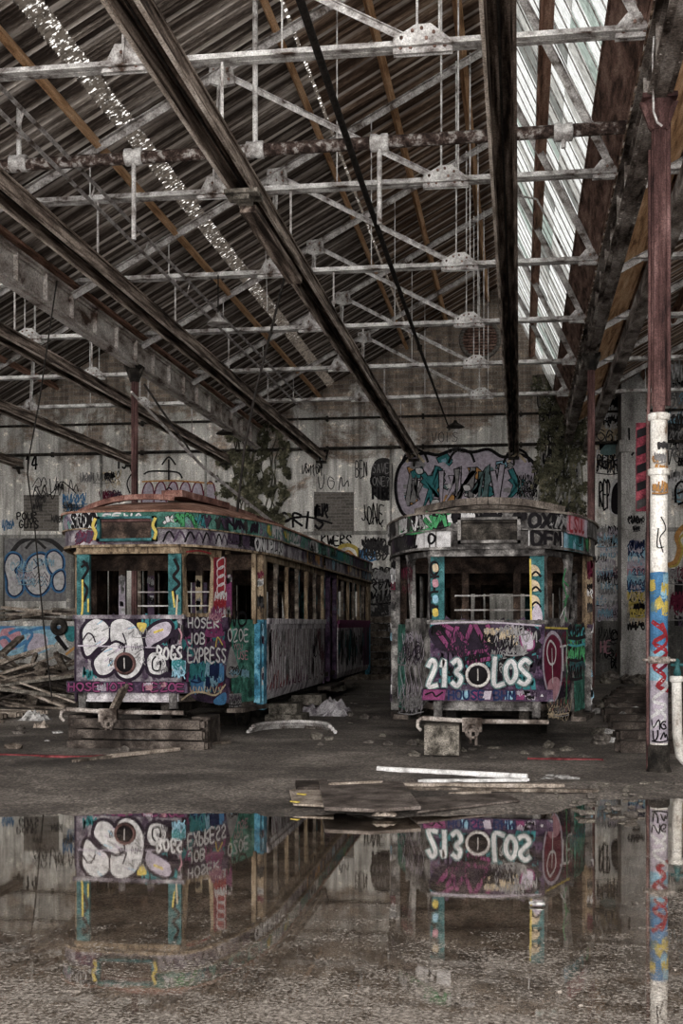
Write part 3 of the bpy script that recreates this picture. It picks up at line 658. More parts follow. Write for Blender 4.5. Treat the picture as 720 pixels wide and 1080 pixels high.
tag(m.build('gutter_board', 'timber_brown'), 'reddish brown gutter boards above the big pale left girder', 'board')
m = MB(); m.bar((XR+.25, YF, zt(6.32)), (XR+.25, YB, zt(6.32)), .05, .45); m.bar((XR+.5, YF, zt(6.3)), (XR+.5, YB, zt(6.3)), .5, .04, 0, up=(-.5, 0, .87))
tag(m.build('gutter_board', 'timber_orange'), 'orange-brown gutter boards behind the right-hand girder', 'board')

# --- plate girders on the column lines
def girder(x, mat, label, hb=5.55, ht=6.1):
    e = empty('roof_girder', (x, YF, zt(hb)), label, 'girder')
    m = MB(); m.box((x-.012, YF, zt(hb)), (x+.012, YB, zt(ht)))
    for i in range(35):
        y = YF + .6 + i*1.25; m.box((x-.09, y, zt(hb)), (x+.09, y+.03, zt(ht)))
    m.build('web', mat, e)
    for h in (hb, ht):
        m = MB(); m.box((x-.13, YF, zt(h)-.02), (x+.13, YB, zt(h)+.02)); m.box((x-.06, YF, zt(h)-.06), (x+.06, YB, zt(h)+.06)); m.build('flange', mat, e)
    m = MB()
    for i in range(150):
        y = 6 + i*.21
        for sx in (-.1, .1): m.box((x+sx-.012, y, zt(hb)-.032), (x+sx+.012, y+.024, zt(hb)-.02))
    m.build('rivet_row', mat, e)['kind'] = 'stuff'
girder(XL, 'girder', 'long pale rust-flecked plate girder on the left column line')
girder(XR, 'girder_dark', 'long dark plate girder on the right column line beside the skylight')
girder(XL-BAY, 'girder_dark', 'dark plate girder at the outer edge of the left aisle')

# --- roof trusses
TY = [13.15 + 4.08*k for k in range(6)]
def truss(y, off, label, group, full=True, extra=True):
    e = empty('roof_truss', (RX+off, y, zt(6.2)), label, 'truss', group)
    st = 'steel_pale'; ch = 6.25
    X = lambda x, h, dy=0: V((x+off, y+dy, zt(h)))
    m = MB(); m.angle(X(XL+.1, ch, -.006), X(1.42, ch, -.006), .09, .014, up=(0,0,1)); m.angle(X(1.42, ch, .02), X(XL+.1, ch, .02), .09, .014); m.build('bottom_chord', st, e)
    m = MB(); a, b = X(XL+.1, 6.0), X(RX, RH-.22); m.bar(a, b, .16, .012, 0, off=(0, .05)); m.bar(a, b, .014, .12); m.build('rafter', 'steel_grey', e)
    m = MB(); a, b = X(RX, RH-.2), X(1.32, 6.35); m.bar(a, b, .12, .012); m.bar(a, b, .014, .12, off=(0,-.05)); m.build('skylight_rafter', 'steel_grey', e)
    def web(p, q, w=.075):
        m = MB(); m.bar(p, q, .09, .012); m.bar(p, q, .014, w, off=(0,-.03)); m.build('web_member', st, e)
    T2 = -4.3
    web(X(-1.05, ch+.05), X(T2, slope_h(T2)-.12), .085)
    web(X(-4.4, ch), X(T2, slope_h(T2)-.1))
    for x, w in ((-1.1, .016), (-.86, .014)):
        m = MB(); m.tube([X(x, ch+.1, -.03), X(x, slope_h(x)-.1, -.03)], w, 6); m.build('tie_rod', st, e)
    for x in (-6.3, -2.6):
        m = MB(); m.tube([X(x, ch, .03), X(x, slope_h(x)-.1, .03)], .011, 6); m.build('tie_rod', st, e)
    def plate(poly, bolts):
        m = MB(); m.prism([X(px, ph, -.04) for px, ph in poly], (0, .025, 0))
        m.prism([X(px, ph, .03) for px, ph in poly], (0, .02, 0))
        for px, ph in bolts: m.lathe(X(px, ph, -.06), [(.02, 0), (.02, .025)], 6, 1, ax=(0, 1, 0))
        m.build('gusset_plate', [st, 'rust_board'], e)
    plate([(-1.36,ch-.07),(-1.36,ch+.1),(-1.12,ch+.24),(-.95,ch+.24),(-.72,ch+.05),(-.72,ch-.07)], [(-1.28,ch-.01),(-1.17,ch-.01),(-.91,ch-.01),(-.8,ch-.01),(-1.27,ch+.1),(-1.15,ch+.17),(-1.05,ch+.19),(-1.0,ch+.08),(-.92,ch+.14)])
    plate([(-4.66,ch-.05),(-4.5,ch+.26),(-4.32,ch+.26),(-4.14,ch-.05)], [(-4.55,ch),(-4.25,ch),(-4.42,ch+.16),(-4.4,ch+.02)])
    h = slope_h(T2); plate([(T2-.17,h-.3),(T2-.17,h-.05),(T2+.17,h-.02),(T2+.2,h-.33),(T2,h-.36)], [(T2-.1,h-.12),(T2+.1,h-.12),(T2,h-.25),(T2+.12,h-.27)])
    plate([(1.0,ch-.06),(1.0,ch+.06),(1.12,ch+.2),(1.36,ch+.2),(1.36,ch-.06)], [(1.08,ch),(1.2,ch+.1),(1.3,ch)])
NTH = ['nearest', 'second nearest', 'third nearest', 'fourth nearest', 'fifth nearest', 'farthest']
for i, y in enumerate(TY):
    truss(y, 0, '%s of the pale steel roof trusses spanning above the two trams' % NTH[i], 'trusses over the trams')
for i, y in enumerate(TY):
    truss(y, -BAY, '%s of the steel roof trusses over the left aisle beyond the pale girder' % NTH[i], 'trusses over the left aisle')
for i, y in enumerate(TY):
    truss(y, BAY, '%s of the steel roof trusses over the right aisle behind the red column' % NTH[i], 'trusses over the right aisle')

# --- overhead wire troughs, one over each track
def trough(x, label, y0=YF, y1=YB-.08, h=5.12, mode=0):
    e = empty('wire_trough', (x, y0, zt(h)), label, 'trough', 'overhead wire troughs')
    m = MB(); m.bar((x, y0, zt(h+.19)), (x, y1, zt(h+.19)), .3, .035); m.build('top_board', 'trough', e)
    for s in (-1, 1):
        m = MB(); m.bar((x+s*.115, y0, zt(h+.09)), (x+s*.115, y1, zt(h+.09)), .03, .18); m.build('side_board', 'trough', e)
        m = MB(); m.bar((x+s*.135, y0, zt(h-.012)), (x+s*.135, y1, zt(h-.012)), .035, .028); m.build('edge_strip', 'trough_edge' if mode == 0 or s < 0 else 'trough', e)
    m = MB(); m.tube([(x, y0, zt(h+.06)), (x, y1, zt(h+.06))], .014, 6); m.build('trolley_wire', 'cable', e)
    for y in TY:
        m = MB(); m.bar((x-.03, y, zt(h+.2)), (x-.03, y, zt(6.25)), .03, .012); m.build('hanger', 'steel_grey', e)
    m = MB(); m.box((x-.16, y1-.2, zt(h-.09)), (x+.16, y1, zt(h-.03))); m.prism([(x-.03, y1, zt(h-.09)), (x-.03, y1-.2, zt(h-.09)), (x-.03, y1, zt(h-.25))], (.06, 0, 0)); m.build('wall_bracket', 'dark_iron', e)
    return e
trough(-.18, 'dark wire trough running straight back above the right tram', mode=1)
e = trough(-3.24, 'long dark wire trough slanting across the roof between the trams')
m = MB(); m.box((-3.24-.2, 13.9, zt(5.06)), (-3.24+.2, 14.25, zt(5.11))); m.box((-3.33, 13.95, zt(5.0)), (-3.15, 14.2, zt(5.06))); m.build('clamp', 'concrete_block', e)
m = MB(); m.bar((-3.24, 14.3, zt(5.0)), (-3.24, 17.4, zt(5.0)), .2, .09); m.build('splice_board', 'trough', e)
trough(-6.14, 'dark wire trough above the left tram beside the pale girder')
trough(-9.2, 'dark wire trough in the left aisle, nearest the left column'); trough(-12.3, 'dark wire trough in the left aisle ending beside the painted number 15'); trough(-16.1, 'short visible end of wire trough at the far left wall')
longbar('aisle_beam', 2.0, 5.3, .22, .26, 'girder_dark', 'black beam running back in the right aisle behind the red column', 'beam')

# --- columns
def column(x, y, label, base, bottom_mat, red_mat='rust_red', split=None):
    e = empty('cast_column', (x, y, 0), label, 'column')
    sp = split or 0.3
    m = MB(); m.lathe((x, y, sp), [(.064, 0), (.062, zt(5.3)-sp)], 16)
    for a in range(8):
        t = math.pi*a/4; m.tube([(x+.064*math.cos(t), y+.064*math.sin(t), sp+.15), (x+.064*math.cos(t), y+.064*math.sin(t), zt(5.2))], .014, 5)
    m.build('shaft', red_mat, e)
    m = MB(); m.lathe((x, y, zt(5.2)), [(.085, 0), (.12, .05), (.1, .1), (.11, .2), (.15, .3), (.15, .35)], 16); m.box((x-.18, y-.15, zt(5.5)), (x+.18, y+.15, zt(5.55))); m.build('capital', 'rust_red' if split else 'dark_iron', e)
    for s in (-1, 1):
        m = MB(); m.prism([(x+s*.09, y-.03, zt(5.2)), (x+s*.09, y-.03, zt(5.5)), (x+s*.2, y-.03, zt(5.5))], (0, .06, 0)); m.build('bracket', 'rust_red' if split else 'dark_iron', e)
    return e
column(XL, 25.2, 'dark red iron column under the pale girder behind the left tram', 0, None)
column(XR, 25.4, 'dark red iron column behind the right tram', 0, None)
e = column(XR, 13.15, 'front column, rust-red above and white below with blue and red graffiti', 0, 'column_white', split=3.75)
x, y = XR, 13.15
mats, P = pal('column_white')
m = MB(); m.lathe((x, y, .3), [(.092, 0), (.088, 3.5)], 20)
mpc = lambda a, b: (V((x + .089*math.sin(a/.089), y - .089*math.cos(a/.089), b)), V((math.sin(a/.089), -math.cos(a/.089), 0)))
cc = Canvas(m, mpc, None, .003, seg=.03)
cc.clip = (-.14, .31, .14, 3.8)
for i in range(16):    # blue ground coat of paint with red and white letters on it
    z = 2.1 - i*.05; cc.stroke([(-.14, z), (0, z+.01), (.14, z)], .075, P['blue'], sm=False)
for i in range(22): z = 1.33 - i*.045; cc.stroke([(-.14, z), (0, z), (.14, z)], .07, P['sky'] if i < 8 and i % 5 < 3 else P['lilac'], sm=False)
cc.scatter((-.12, 1.55, .12, 2.13), 9, [P['yellow'], P['cream'], P['sky'], P['yellow'], P['greyteal']], (.07, .12), .013, ar=(.5, .9))
cc.stroke([(-.07,1.62),(.06,1.5),(-.06,1.4),(.08,1.3),(-.06,1.16),(.05,1.05),(-.02,.95),(.09,.9)], .045, P['red']); cc.stroke([(-.05,1.3),(.08,1.42),(.02,1.6)], .035, P['red']); cc.stroke([(.0,1.12),(.1,1.2)], .035, P['maroon'])
cc.stroke([(-.09,.62),(.07,.74),(-.07,.8),(.09,.95),(.0,1.02)], .035, P['white']); cc.stroke([(-.1,.5),(.06,.62),(-.04,.7)], .03, P['white'])
for z0 in (.38, .5): cc.tagline((-.08, z0, .09, z0+.09), .016, P['black'], n=2)
cc.word('L', (-.02, 2.4, .07, 2.6), .012, P['black']); cc.stroke([(.03,2.35),(.0,2.5),(.06,2.6),(.01,2.72)], .012, P['black']); cc.scatter((-.08, 2.9, .1, 3.5), 6, [P['charcoal'], P['grey'], P['orange']], (.05, .1), .016)
m.build('painted_sleeve', mats, e)
m = MB(); m.lathe((x, y, -.03), [(.14, 0), (.14, .06), (.115, .12), (.112, .33), (.095, .36)], 16); m.build('base', 'dark_iron', e)
for z in (3.78, 3.2, 1.22):
    m = MB(); m.lathe((x, y, z-.04), [(.09, 0), (.115, .01), (.115, .07), (.09, .08)], 16)
    if z < 2: m.bar((x-.17, y-.02, z), (x+.17, y-.02, z), .025, .025)
    m.build('collar', 'column_white' if z > 2 else 'girder_dark', e)
m = MB(); m.tube([(x-.112, y+.02, .05), (x-.112, y+.02, 3.7), (x-.095, y, 4.2), (x-.095, y, 6.6)], .018, 8); m.tube([(x+.1, y+.02, 3.9), (x+.1, y+.02, 7.0)], .026, 8); m.build('conduit', 'rust_red', e)
# red and black hazard board hung on the column
mats, P = pal('sign_red')
hz = MB(); p0 = onY(670.5, 446, 13.3); p1 = onY(690, 539, 13.3); hx0, hx1, hz0, hz1 = p0.x, p1.x, p1.z, p0.z
hz.box((hx0, 13.3, hz0), (hx1, 13.33, hz1)); ch = Canvas(hz, lambda a, b: (V((a, 13.3, b)), V((0,-1,0))), None, .003)
n = 5
for i in range(n):
    zc = hz0 + (hz1-hz0)*(i+.5)/n; w = (hx1-hx0)
    ch.fill([(hx0+.03*w, zc-.075), (hx1-.16*w, zc-.015), (hx1-.16*w, zc+.075), (hx0+.03*w, zc+.015)], P['black'] if i else P['charcoal'], sm=False)
hb = hz.build('hazard_board', mats); tag(hb, 'red board with slanting black bars hung beside the white column', 'sign')
m = MB(); m.bar((hx1-.02, 13.31, hz0), (hx1-.02, 13.31, hz1), .02, .04); m.bar((hx1-.02, 13.27, hz1-.1), (XR-.05, 13.2, hz1-.1), .02, .03); m.build('mounting_strip', 'timber_brown', hb)

# concrete pier on the wall at right
mats, P = pal('pier_grey')
a = onY(655, 500, 36.2); b = onY(685, 500, 36.2); m = MB()
m.box((a.x, 36.2, 0), (b.x-.12, YB, 9.2)); m.box((a.x-.06, 36.12, zt(5.0)), (b.x+.05, YB, zt(5.35))); m.box((a.x-.03, 36.15, 0), (b.x-.1, YB, 1.1))
cp = plane_canvas(m, (0, 36.2, 0), (1,0,0), (0,-1,0), pxs=.0285, eps=.004)
cp.clip = (a.x+.02, 1.12, b.x-.14, 9)
cp.fill([(662,575),(681,575),(681,597),(662,600)], P['sky'], True, False); cp.fill([(661,597),(681,597),(681,606),(661,607)], P['pink'], True, False); cp.fill([(662,607),(681,607),(681,628),(662,628)], P['blue'], True, False)
cp.scatter((661, 625, 682, 570), 14, [P['sky'], P['lilac'], P['navy'], P['white']], (5, 9), 1.2, True); cp.scatter((661, 665, 682, 625), 16, [P['black'], P['charcoal'], P['yellow'], P['cream']], (5, 9), 1.3, True)
cp.stroke([(663,452),(664,470),(669,474),(666,480)], 2, P['black'], True); cp.scatter((661, 560, 681, 545), 3, [P['black']], (4, 7), 1, True)
struct(m.build('trim_1', mats), 'pale concrete pier with blue and pink paint at the right of the back wall', 'pier')

# --- pipes and rods
m = MB(); m.tube([(-18, 15.6, zt(6.2)), (-6.9, 15.6, zt(6.2)), (1.38, 15.6, zt(6.24))], .082, 12)
pe = tag(m.build('sprinkler_main', 'pipe_rust'), 'mottled rust and white pipe crossing the roof above both trams', 'pipe')
for u, dn, up in ((20, 0, .75), (141, 1.1, 0), (269, 0, 2.4), (400, 1.05, 0), (594, .2, 0)):
    q = onY(u, 165, 15.6); xx = q.x; zz = zt(6.22)
    m = MB(); m.lathe((xx-.12, 15.6, zz), [(.085, 0), (.115, .01), (.115, .09), (.1, .1), (.1, .14), (.115, .15), (.115, .23), (.085, .24)], 12, ax=(1, 0, 0)); m.build('clamp', 'steel_pale', pe)
    m = MB()
    if dn: m.tube([(xx, 15.6, zz), (xx, 15.6, zz-dn)], .032, 8)
    if up: m.tube([(xx, 15.6, zz), (xx, 15.6, zz+up)], .036, 8)
    m.build('drop_pipe' if dn else 'hanger_pipe', 'steel_pale', pe)
for i, (v, txt) in enumerate(((440, 'upper'), (472, 'lower'))):
    z = onY(400, v, YB-.12).z; m = MB(); m.tube([(-26, YB-.12, z), (XR-.1, YB-.12, z), (11, YB-.12, z)], .05 if i else .04, 8)
    o = tag(m.build('wall_pipe', 'dark_iron'), '%s of the two dark pipes running level along the back wall' % txt, 'pipe')
    m = MB()
    for k in range(12): m.box((-24+3*k, YB-.14, z-.08), (-23.93+3*k, YB, z+.08))
    m.build('pipe_bracket', 'dark_iron', o)
for i, (x_, h_, l) in enumerate(((-5.95, 6.22, 'upper light conduit of the twin pair running back above the left tram'), (-6.02, 6.0, 'lower light conduit of the twin pair running back above the left tram'))):
    m = MB(); m.tube([(x_, YF, zt(h_)), (x_, 33, zt(h_))], .028, 6); o = tag(m.build('roof_conduit', 'steel_grey'), l, 'conduit')
    if i == 0:
        for y in (9, 11.5, 14, 16.5, 19, 21.5, 24):
            m = MB(); m.tube([(x_, y, zt(6.22)), (x_-.06, y, zt(6.0))], .012, 6); m.build('spacer', 'steel_grey', o)
m = MB(); m.tube([(-1.92, 9, zt(5.55)), (-1.95, 15, zt(5.5)), (-1.96, 24, zt(5.46)), (-1.9, 33.2, zt(5.3))], [.042, .04, .034, .016], 8)
o = tag(m.build('trolley_boom', 'cable'), 'long black tapering rod hung lengthwise below the roof between the troughs', 'rod')
m = MB(); m.lathe((-1.96, 24, zt(5.42)), [(.05, 0), (.05, .1)], 8); m.build('ferrule', 'dark_iron', o)
m = MB()
m.tube([(-.35, 22, zt(8.0)), (-.1, 22.0, zt(7.7)), (.3, 22, zt(7.6)), (.9, 22, zt(6.4))], .02, 6); tag(m.build('hanging_wire', 'steel_grey'), 'thin pale wire drooping in front of the skylight', 'wire')
def dangling(px, y, r, label, mat='cable'):
    m = MB(); pts = [onY(u, v, y) for u, v in px]; P2 = []
    for i in range(len(pts)-1):
        for k in range(4): P2.append(pts[i].lerp(pts[i+1], k/4))
    m.tube(P2 + [pts[-1]], r, 6); return tag(m.build('hanging_cable', mat), label, 'cable')
dangling([(60,296),(52,350),(42,420),(31,480),(29,500),(37,560),(45,650),(55,740)], 19.6, .013, 'black cable hanging from the pale girder down to the timber pile')
dangling([(301,288),(288,340),(270,410),(258,470),(250,541)], 18.0, .02, 'thick black cable hanging from the trough onto the left tram roof')
dangling([(152,405),(170,432),(186,455),(197,470),(203,482),(199,478)], 25.0, .025, 'bent black cable hooked beside the left column')
dangling([(692,0),(688,60),(689,118),(693,129),(698,133)], 12.9, .012, 'thin pale cable looped onto the top of the front column', 'steel_pale')
dangling([(276,200),(279,230),(282,330)], 21, .008, 'thin cord dropping from the roof to a lamp over the left tram', 'steel_grey')
for k, (u, v, y, lab) in enumerate(((237, 456, 34, 'small enamel lamp shade hanging beside the ivy'), (230, 339, 21, 'small pale lamp shade hanging under the roof over the left tram'), (480, 449, 34, 'small dark lamp shade hanging above the painted mural'), (684, 262, 21.4, 'small pale lamp shade in the right aisle'))):
    p = onY(u, v, y); s = 1.0 if k != 1 else .8
    m = MB(); m.lathe(p + V((0,0,-.05)), [(.26*s, 0), (.2*s, .06), (.07*s, .13), (.04*s, .2)], 16)
    lo = tag(m.build('pendant_lamp', 'dark_iron' if k != 1 else 'steel_grey'), lab, 'lamp')
    m = MB(); m.tube([p+V((0,0,.14)), V((p.x, p.y, zt(6.2)) if zt(6.2) > p.z + .3 else (p.x, p.y, p.z+1.5))], .012, 6); m.build('cord', 'cable', lo)
# round louvred vent high on the wall
c = onY(506, 358, YB-.05); m = MB(); m.torus(c, (0,1,0), .58, .07, 0, 28, 8); o = tag(m.build('round_vent', 'brick_infill'), 'round louvred vent high on the back wall under the ridge', 'vent')
m = MB(); m.lathe(c + V((0, .03, 0)), [(.56, 0), (.56, .02)], 28, 0, (0, 1, 0)); m.build('back_plate', 'dark_iron', o)
m = MB()
for i in range(-5, 6):
    z = i*.095; w = math.sqrt(max(.01, .54**2 - z*z)); m.obox(c+V((0,-.02,z)), (w,0,0), (0,.03,.03), (0,-.008,.012))
m.build('louvres', 'rust_board', o)
# ivy
def ivy(u0, v0, u1, v1, n, label, dens):
    m = MB(); A = onY(u0, v1, YB-.1); B = onY(u1, v0, YB-.1)
    for _ in range(n):
        a, b = rng.random(), rng.random()
        if noise.noise(V((a*7, b*7, n))) + .32 - .5*abs(a-.5) < dens + .06: continue
        c = V((A.x+(B.x-A.x)*a, YB-.04-rng.random()*.22, A.z+(B.z-A.z)*b)); r = rng.uniform(.035, .085)
        t = rng.uniform(0, 6.28); X = V((math.cos(t), rng.uniform(-.5,.5), math.sin(t)))*r; Y = V((-math.sin(t), rng.uniform(-.6,.2), math.cos(t)))*r*.8
        m.add([c-X, c-Y*.8, c+X, c+Y], [(0,1,2,3)])
    for _ in range(14):
        x = A.x+(B.x-A.x)*rng.uniform(.3,.7); z = A.z; pts = [V((x, YB-.06, z))]
        while z < B.z: z += .3; x += rng.uniform(-.14,.14); pts.append(V((x, YB-.06, z)))
        m.tube(pts, .018, 5)
    tag(m.build('ivy', 'ivy_leaf'), label, 'ivy')
ivy(228, 448, 306, 555, 3600, 'dead-looking ivy climbing the back wall above the left tram', .05)
ivy(560, 395, 618, 555, 2200, 'dark ivy and creeper in the corner behind the right tram', .02)
# ---------------------------------------------------------------- trams
LEN = 16.0
HALF = [(0,-.09),(.35,-.085),(.62,-.05),(.82,.1),(.98,.38),(1.12,.8),(1.25,1.3),(1.35,1.8),(1.42,2.4)]
PATH = smooth2(HALF, 3)
PATH = PATH + [(1.42, LEN/2)] + [(x, LEN-y) for x, y in reversed(PATH)]
CUM = [0.0]
for a_, b_ in zip(PATH[:-1], PATH[1:]): CUM.append(CUM[-1] + math.hypot(b_[0]-a_[0], b_[1]-a_[1]))
def path_at(a):
    s = 1 if a >= 0 else -1; a = min(abs(a), CUM[-1]-1e-4); i = 0
    while CUM[i+1] < a: i += 1
    t = (a-CUM[i])/(CUM[i+1]-CUM[i]); p, q = PATH[i], PATH[i+1]
    dx, dy = q[0]-p[0], q[1]-p[1]; l = math.hypot(dx, dy)
    return s*(p[0]+dx*t), p[1]+dy*t, s*dy/l, -dx/l
def tram(ox, oy, s, label, left):
    root = empty('tram', (ox, oy, 0), label, 'tram', None)
    L = lambda x, y, z: V((ox + s*x, oy + s*y, s*z))
    def part(m, name, mats, parent=root, bevel=0, label=None):
        o = m.build(name, mats, parent, bevel=bevel)
        if label: o['label'] = label
        return o
    def lbox(m, a, b, mi=0): m.box(L(*a), L(*b), mi)
    roofm = 'tram_roof_red' if left else 'tram_roof_dark'
    body = 'tram_lilac' if left else 'tram_purple'
    # --- chassis
    m = MB()
    for sx in (-1, 1): lbox(m, (sx*1.0-.07, 1.3, .38), (sx*1.0+.07, LEN-1.3, .6)); lbox(m, (sx*.45-.06, .1, .42), (sx*.45+.06, LEN-.1, .6))
    for k in range(9): lbox(m, (-1.1, 1.5+k*1.6, .42), (1.1, 1.65+k*1.6, .58))
    part(m, 'underframe', 'dark_iron')
    deck = [(-.68,0),(.68,0),(1.09,.95),(1.34,2.0),(1.34,LEN-2),(1.09,LEN-.95),(.68,LEN),(-.68,LEN),(-1.09,LEN-.95),(-1.34,LEN-2),(-1.34,2.0),(-1.09,.95)]
    m = MB(); m.prism([L(x, y, .6) for x, y in deck], (0, 0, .08*s)); part(m, 'floor_deck', 'old_timber_dark')
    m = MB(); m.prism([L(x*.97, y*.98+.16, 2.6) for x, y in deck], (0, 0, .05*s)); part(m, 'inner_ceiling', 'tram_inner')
    for yb in (4.1, 11.9):
        m = MB()
        for sx in (-1, 1): lbox(m, (sx*.88-.04, yb-1.15, .3), (sx*.88+.04, yb+1.15, .42))
        lbox(m, (-.9, yb-.12, .3), (.9, yb+.12, .42)); tk = part(m, 'bogie', 'dark_iron')
        for dy in (-.75, .75):
            for sx in (-1, 1):
                m = MB(); m.lathe(L(sx*.74, yb+dy, .34), [(.1*s,-.08*s),(.36*s,-.07*s),(.36*s,-.04*s),(.32*s,-.03*s),(.32*s,.06*s),(.09*s,.07*s)], 20, ax=(1,0,0)); m.build('wheel', 'dark_iron', tk)
    # --- front and rear flat aprons
    mats, P = pal(body); m = MB(); lbox(m, (-.70, -.03, .86), (.70, .02, 1.69))
    ca = plane_canvas(m, L(0, -.03, 0), (1,0,0), (0,-1,0), pxs=.0122 if left else .0113, eps=.003)
    if left: paint_left_apron(ca, P)
    else: paint_right_apron(ca, P)
    part(m, 'apron_panel', mats)
    m = MB(); lbox(m, (-.70, LEN-.02, .86), (.70, LEN+.03, 1.69)); part(m, 'rear_panel', body)
    # --- corner panels, lower, swept back
    w1 = V((.4, .95, 0)); wl = w1.length; Ur = w1.normalized(); nr = V((.95, -.4, 0)).normalized()
    for sx in (1, -1):
        for rear in (0, 1):
            fy = (lambda y: LEN - y) if rear else (lambda y: y)
            mats, P = pal(('tram_purple' if left else 'tram_grey')); m = MB(); pts = []
            prof = [(0, .86), (.12, .72), (.3, .6), (.6, .55), (1.0, .53), (1.0, 1.69), (0, 1.69)]
            P3 = [L(sx*(.70+.4*t), fy(.95*t), z) for t, z in prof]
            n = V((sx*nr.x, nr.y*(-1 if rear else 1), 0)); m.prism(P3, -n*.03*s)
            if not rear:
                U = V((Ur.x, Ur.y, 0)) if sx > 0 else V((Ur.x, -Ur.y, 0))
                c = plane_canvas(m, L(sx*.70, 0, 0), U, n, pxs=.0126 if left else .0115, eps=.004)
                if left and sx > 0: paint_left_corner(c, P)
                if not left and sx > 0: paint_right_corner(c, P)
                if not left and sx < 0: paint_right_corner_l(c, P)
            part(m, 'corner_panel', mats)
            # upper corner window surround with a round-cornered opening
            mats, P = pal('cream_wood' if left else 'tram_grey'); m = MB()
            h0, h1 = 1.69, 2.58; a0, a1, b0, b1 = .07*wl, (.66 if left else .78)*wl, h0+.05, h1-.07; r = .09
            out = []; inn = []
            for (cx_, cz_, st) in ((a1-r, b1-r, 0), (a0+r, b1-r, 90), (a0+r, b0+r*.4, 180), (a1-r, b0+r*.4, 270)):
                for k in range(5):
                    t = math.radians(st + 22.5*k); rr = r if st < 180 else r*.4
                    inn.append((cx_+rr*math.cos(t), cz_+rr*math.sin(t)))
            for (a, b) in inn:
                ca_, cb_ = (a0+a1)/2, (b0+b1)/2; da, db = a-ca_, b-cb_
                k = min((((wl if da > 0 else 0) - ca_)/da) if abs(da) > 1e-6 else 9e9, (((h1 if db > 0 else h0) - cb_)/db) if abs(db) > 1e-6 else 9e9)
                out.append((ca_+da*k, cb_+db*k))
            T = lambda a, b, d: L(sx*(.70+.4*a/wl), fy(.95*a/wl), b) - n*d*s
            N = len(inn)
            for d0, d1 in ((0, .06),):
                vs = [T(a, b, d0) for a, b in out] + [T(a, b, d0) for a, b in inn] + [T(a, b, d1) for a, b in inn] + [T(a, b, d1) for a, b in out]
                for k in range(N):
                    k2 = (k+1) % N
                    m.f += [tuple(len(m.v)+q for q in f) for f in ((k,k2,N+k2,N+k),(N+k,N+k2,2*N+k2,2*N+k),(2*N+k,2*N+k2,3*N+k2,3*N+k),(3*N+k,3*N+k2,k2,k))]; m.m += [0]*4; m.sm += [False]*4
                m.v += [tuple(v) for v in vs]
            # square the outer corners
            for (ax_, bz_) in ((0, h0), (wl, h0), (0, h1), (wl, h1)):
                m.obox(T(ax_ + (.02 if ax_ == 0 else -.02), bz_ + (.02 if bz_ == h0 else -.02), .03), (Ur*.022*s if sx > 0 else V((-Ur.x, Ur.y, 0))*.022*s), n*.029*s, (0,0,.022*s))
            if not rear:
                c = plane_canvas(m, L(sx*.70, 0, 0), U, n, pxs=.0126 if left else .0115, eps=.004)
                if left and sx > 0: paint_left_post(c, P)
                if not left and sx > 0:
                    c.stroke([(596,600),(593,615),(597,630),(594,645),(597,655)], 3, P['green'], True); c.stroke([(593,612),(599,618)], 2, P['green'], True); c.stroke([(594,635),(599,628)], 2, P['green'], True); c.stroke([(590,652),(596,640),(594,656)], 2, P['white'], True)
                if not left and sx < 0: c.scatter((424, 655, 436, 590), 5, [P['purple'], P['black'], P['maroon']], (8, 14), 1.2, True)
            part(m, 'window_surround', mats)
            if not rear and not left and sx > 0:   # cracked pane with zigzag
                pass
    # --- front posts, sill, header
    for sx in (-1, 1):
        mats, P = pal('tram_teal'); m = MB(); lbox(m, (sx*.61-.085, -.035, 1.69), (sx*.61+.085, .03, 2.56))
        c = plane_canvas(m, L(0, -.035, 0), (1,0,0), (0,-1,0), pxs=.0122 if left else .0113, eps=.003)
        if left and sx < 0:
            c.stroke([(88,592),(93,600),(87,612),(92,622),(88,634)], 3.2, P['black'], True); c.stroke([(86,598),(92,594)], 2.4, P['black'], True); c.stroke([(87,612),(87,640),(86,648)], 2.2, P['yellow'], True); c.stroke([(93,632),(93,645)], 2, P['yellow'], True)
        elif left:
            c.stroke([(184,590),(188,600),(183,608),(189,616),(183,624),(188,634)], 3.4, P['black'], True); c.stroke([(182,624),(184,640)], 2, P['yellow'], True); c.stroke([(187,628),(186,648)], 1.8, P['cream'], True)
        elif sx < 0:
            for v, g in ((599, 'O'), (615, 'T'), (632, 'E'), (646, 'P')): c.word(g, (454, v+7, 464, v-7), 2.6, P['black'], True); c.fill([(456,v-3),(461,v-4),(462,v+3),(457,v+4)], P[rng.choice(['sky','yellow','pink','cream'])], True)
        else:
            for v in (602, 618, 634): c.fill([(560,v-6),(567,v-4),(569,v+4),(561,v+5)], P['cream'], True); c.stroke([(560,v+5),(565,v+1),(570,v+6)], 2.2, P['black'], True)
            c.fill([(560,657),(561,645),(566,637),(571,645),(571,657)], P['lilac'], True); c.stroke([(559,590),(560,655)], 2, P['yellow'], True)
        part(m, 'front_post', mats)
        m = MB(); lbox(m, (sx*.61-.085, LEN-.03, 1.69), (sx*.61+.085, LEN+.035, 2.56)); part(m, 'rear_post', 'tram_teal')
    m = MB(); lbox(m, (-.74, -.06, 1.665), (.74, .04, 1.715)); part(m, 'window_sill', 'tram_lilac' if left else 'tram_grey')
    m = MB(); lbox(m, (-.70, -.04, 2.5), (.70, .03, 2.62)); lbox(m, (-.72, -.07, 2.5), (.72, .02, 2.525)); part(m, 'header_rail', 'cream_wood' if left else 'tram_grey')
    # --- fascia: two bands right round the tram
    loop = [(x, y) for x, y in PATH] + [(-x, y) for x, y in reversed(PATH[1:-1])]
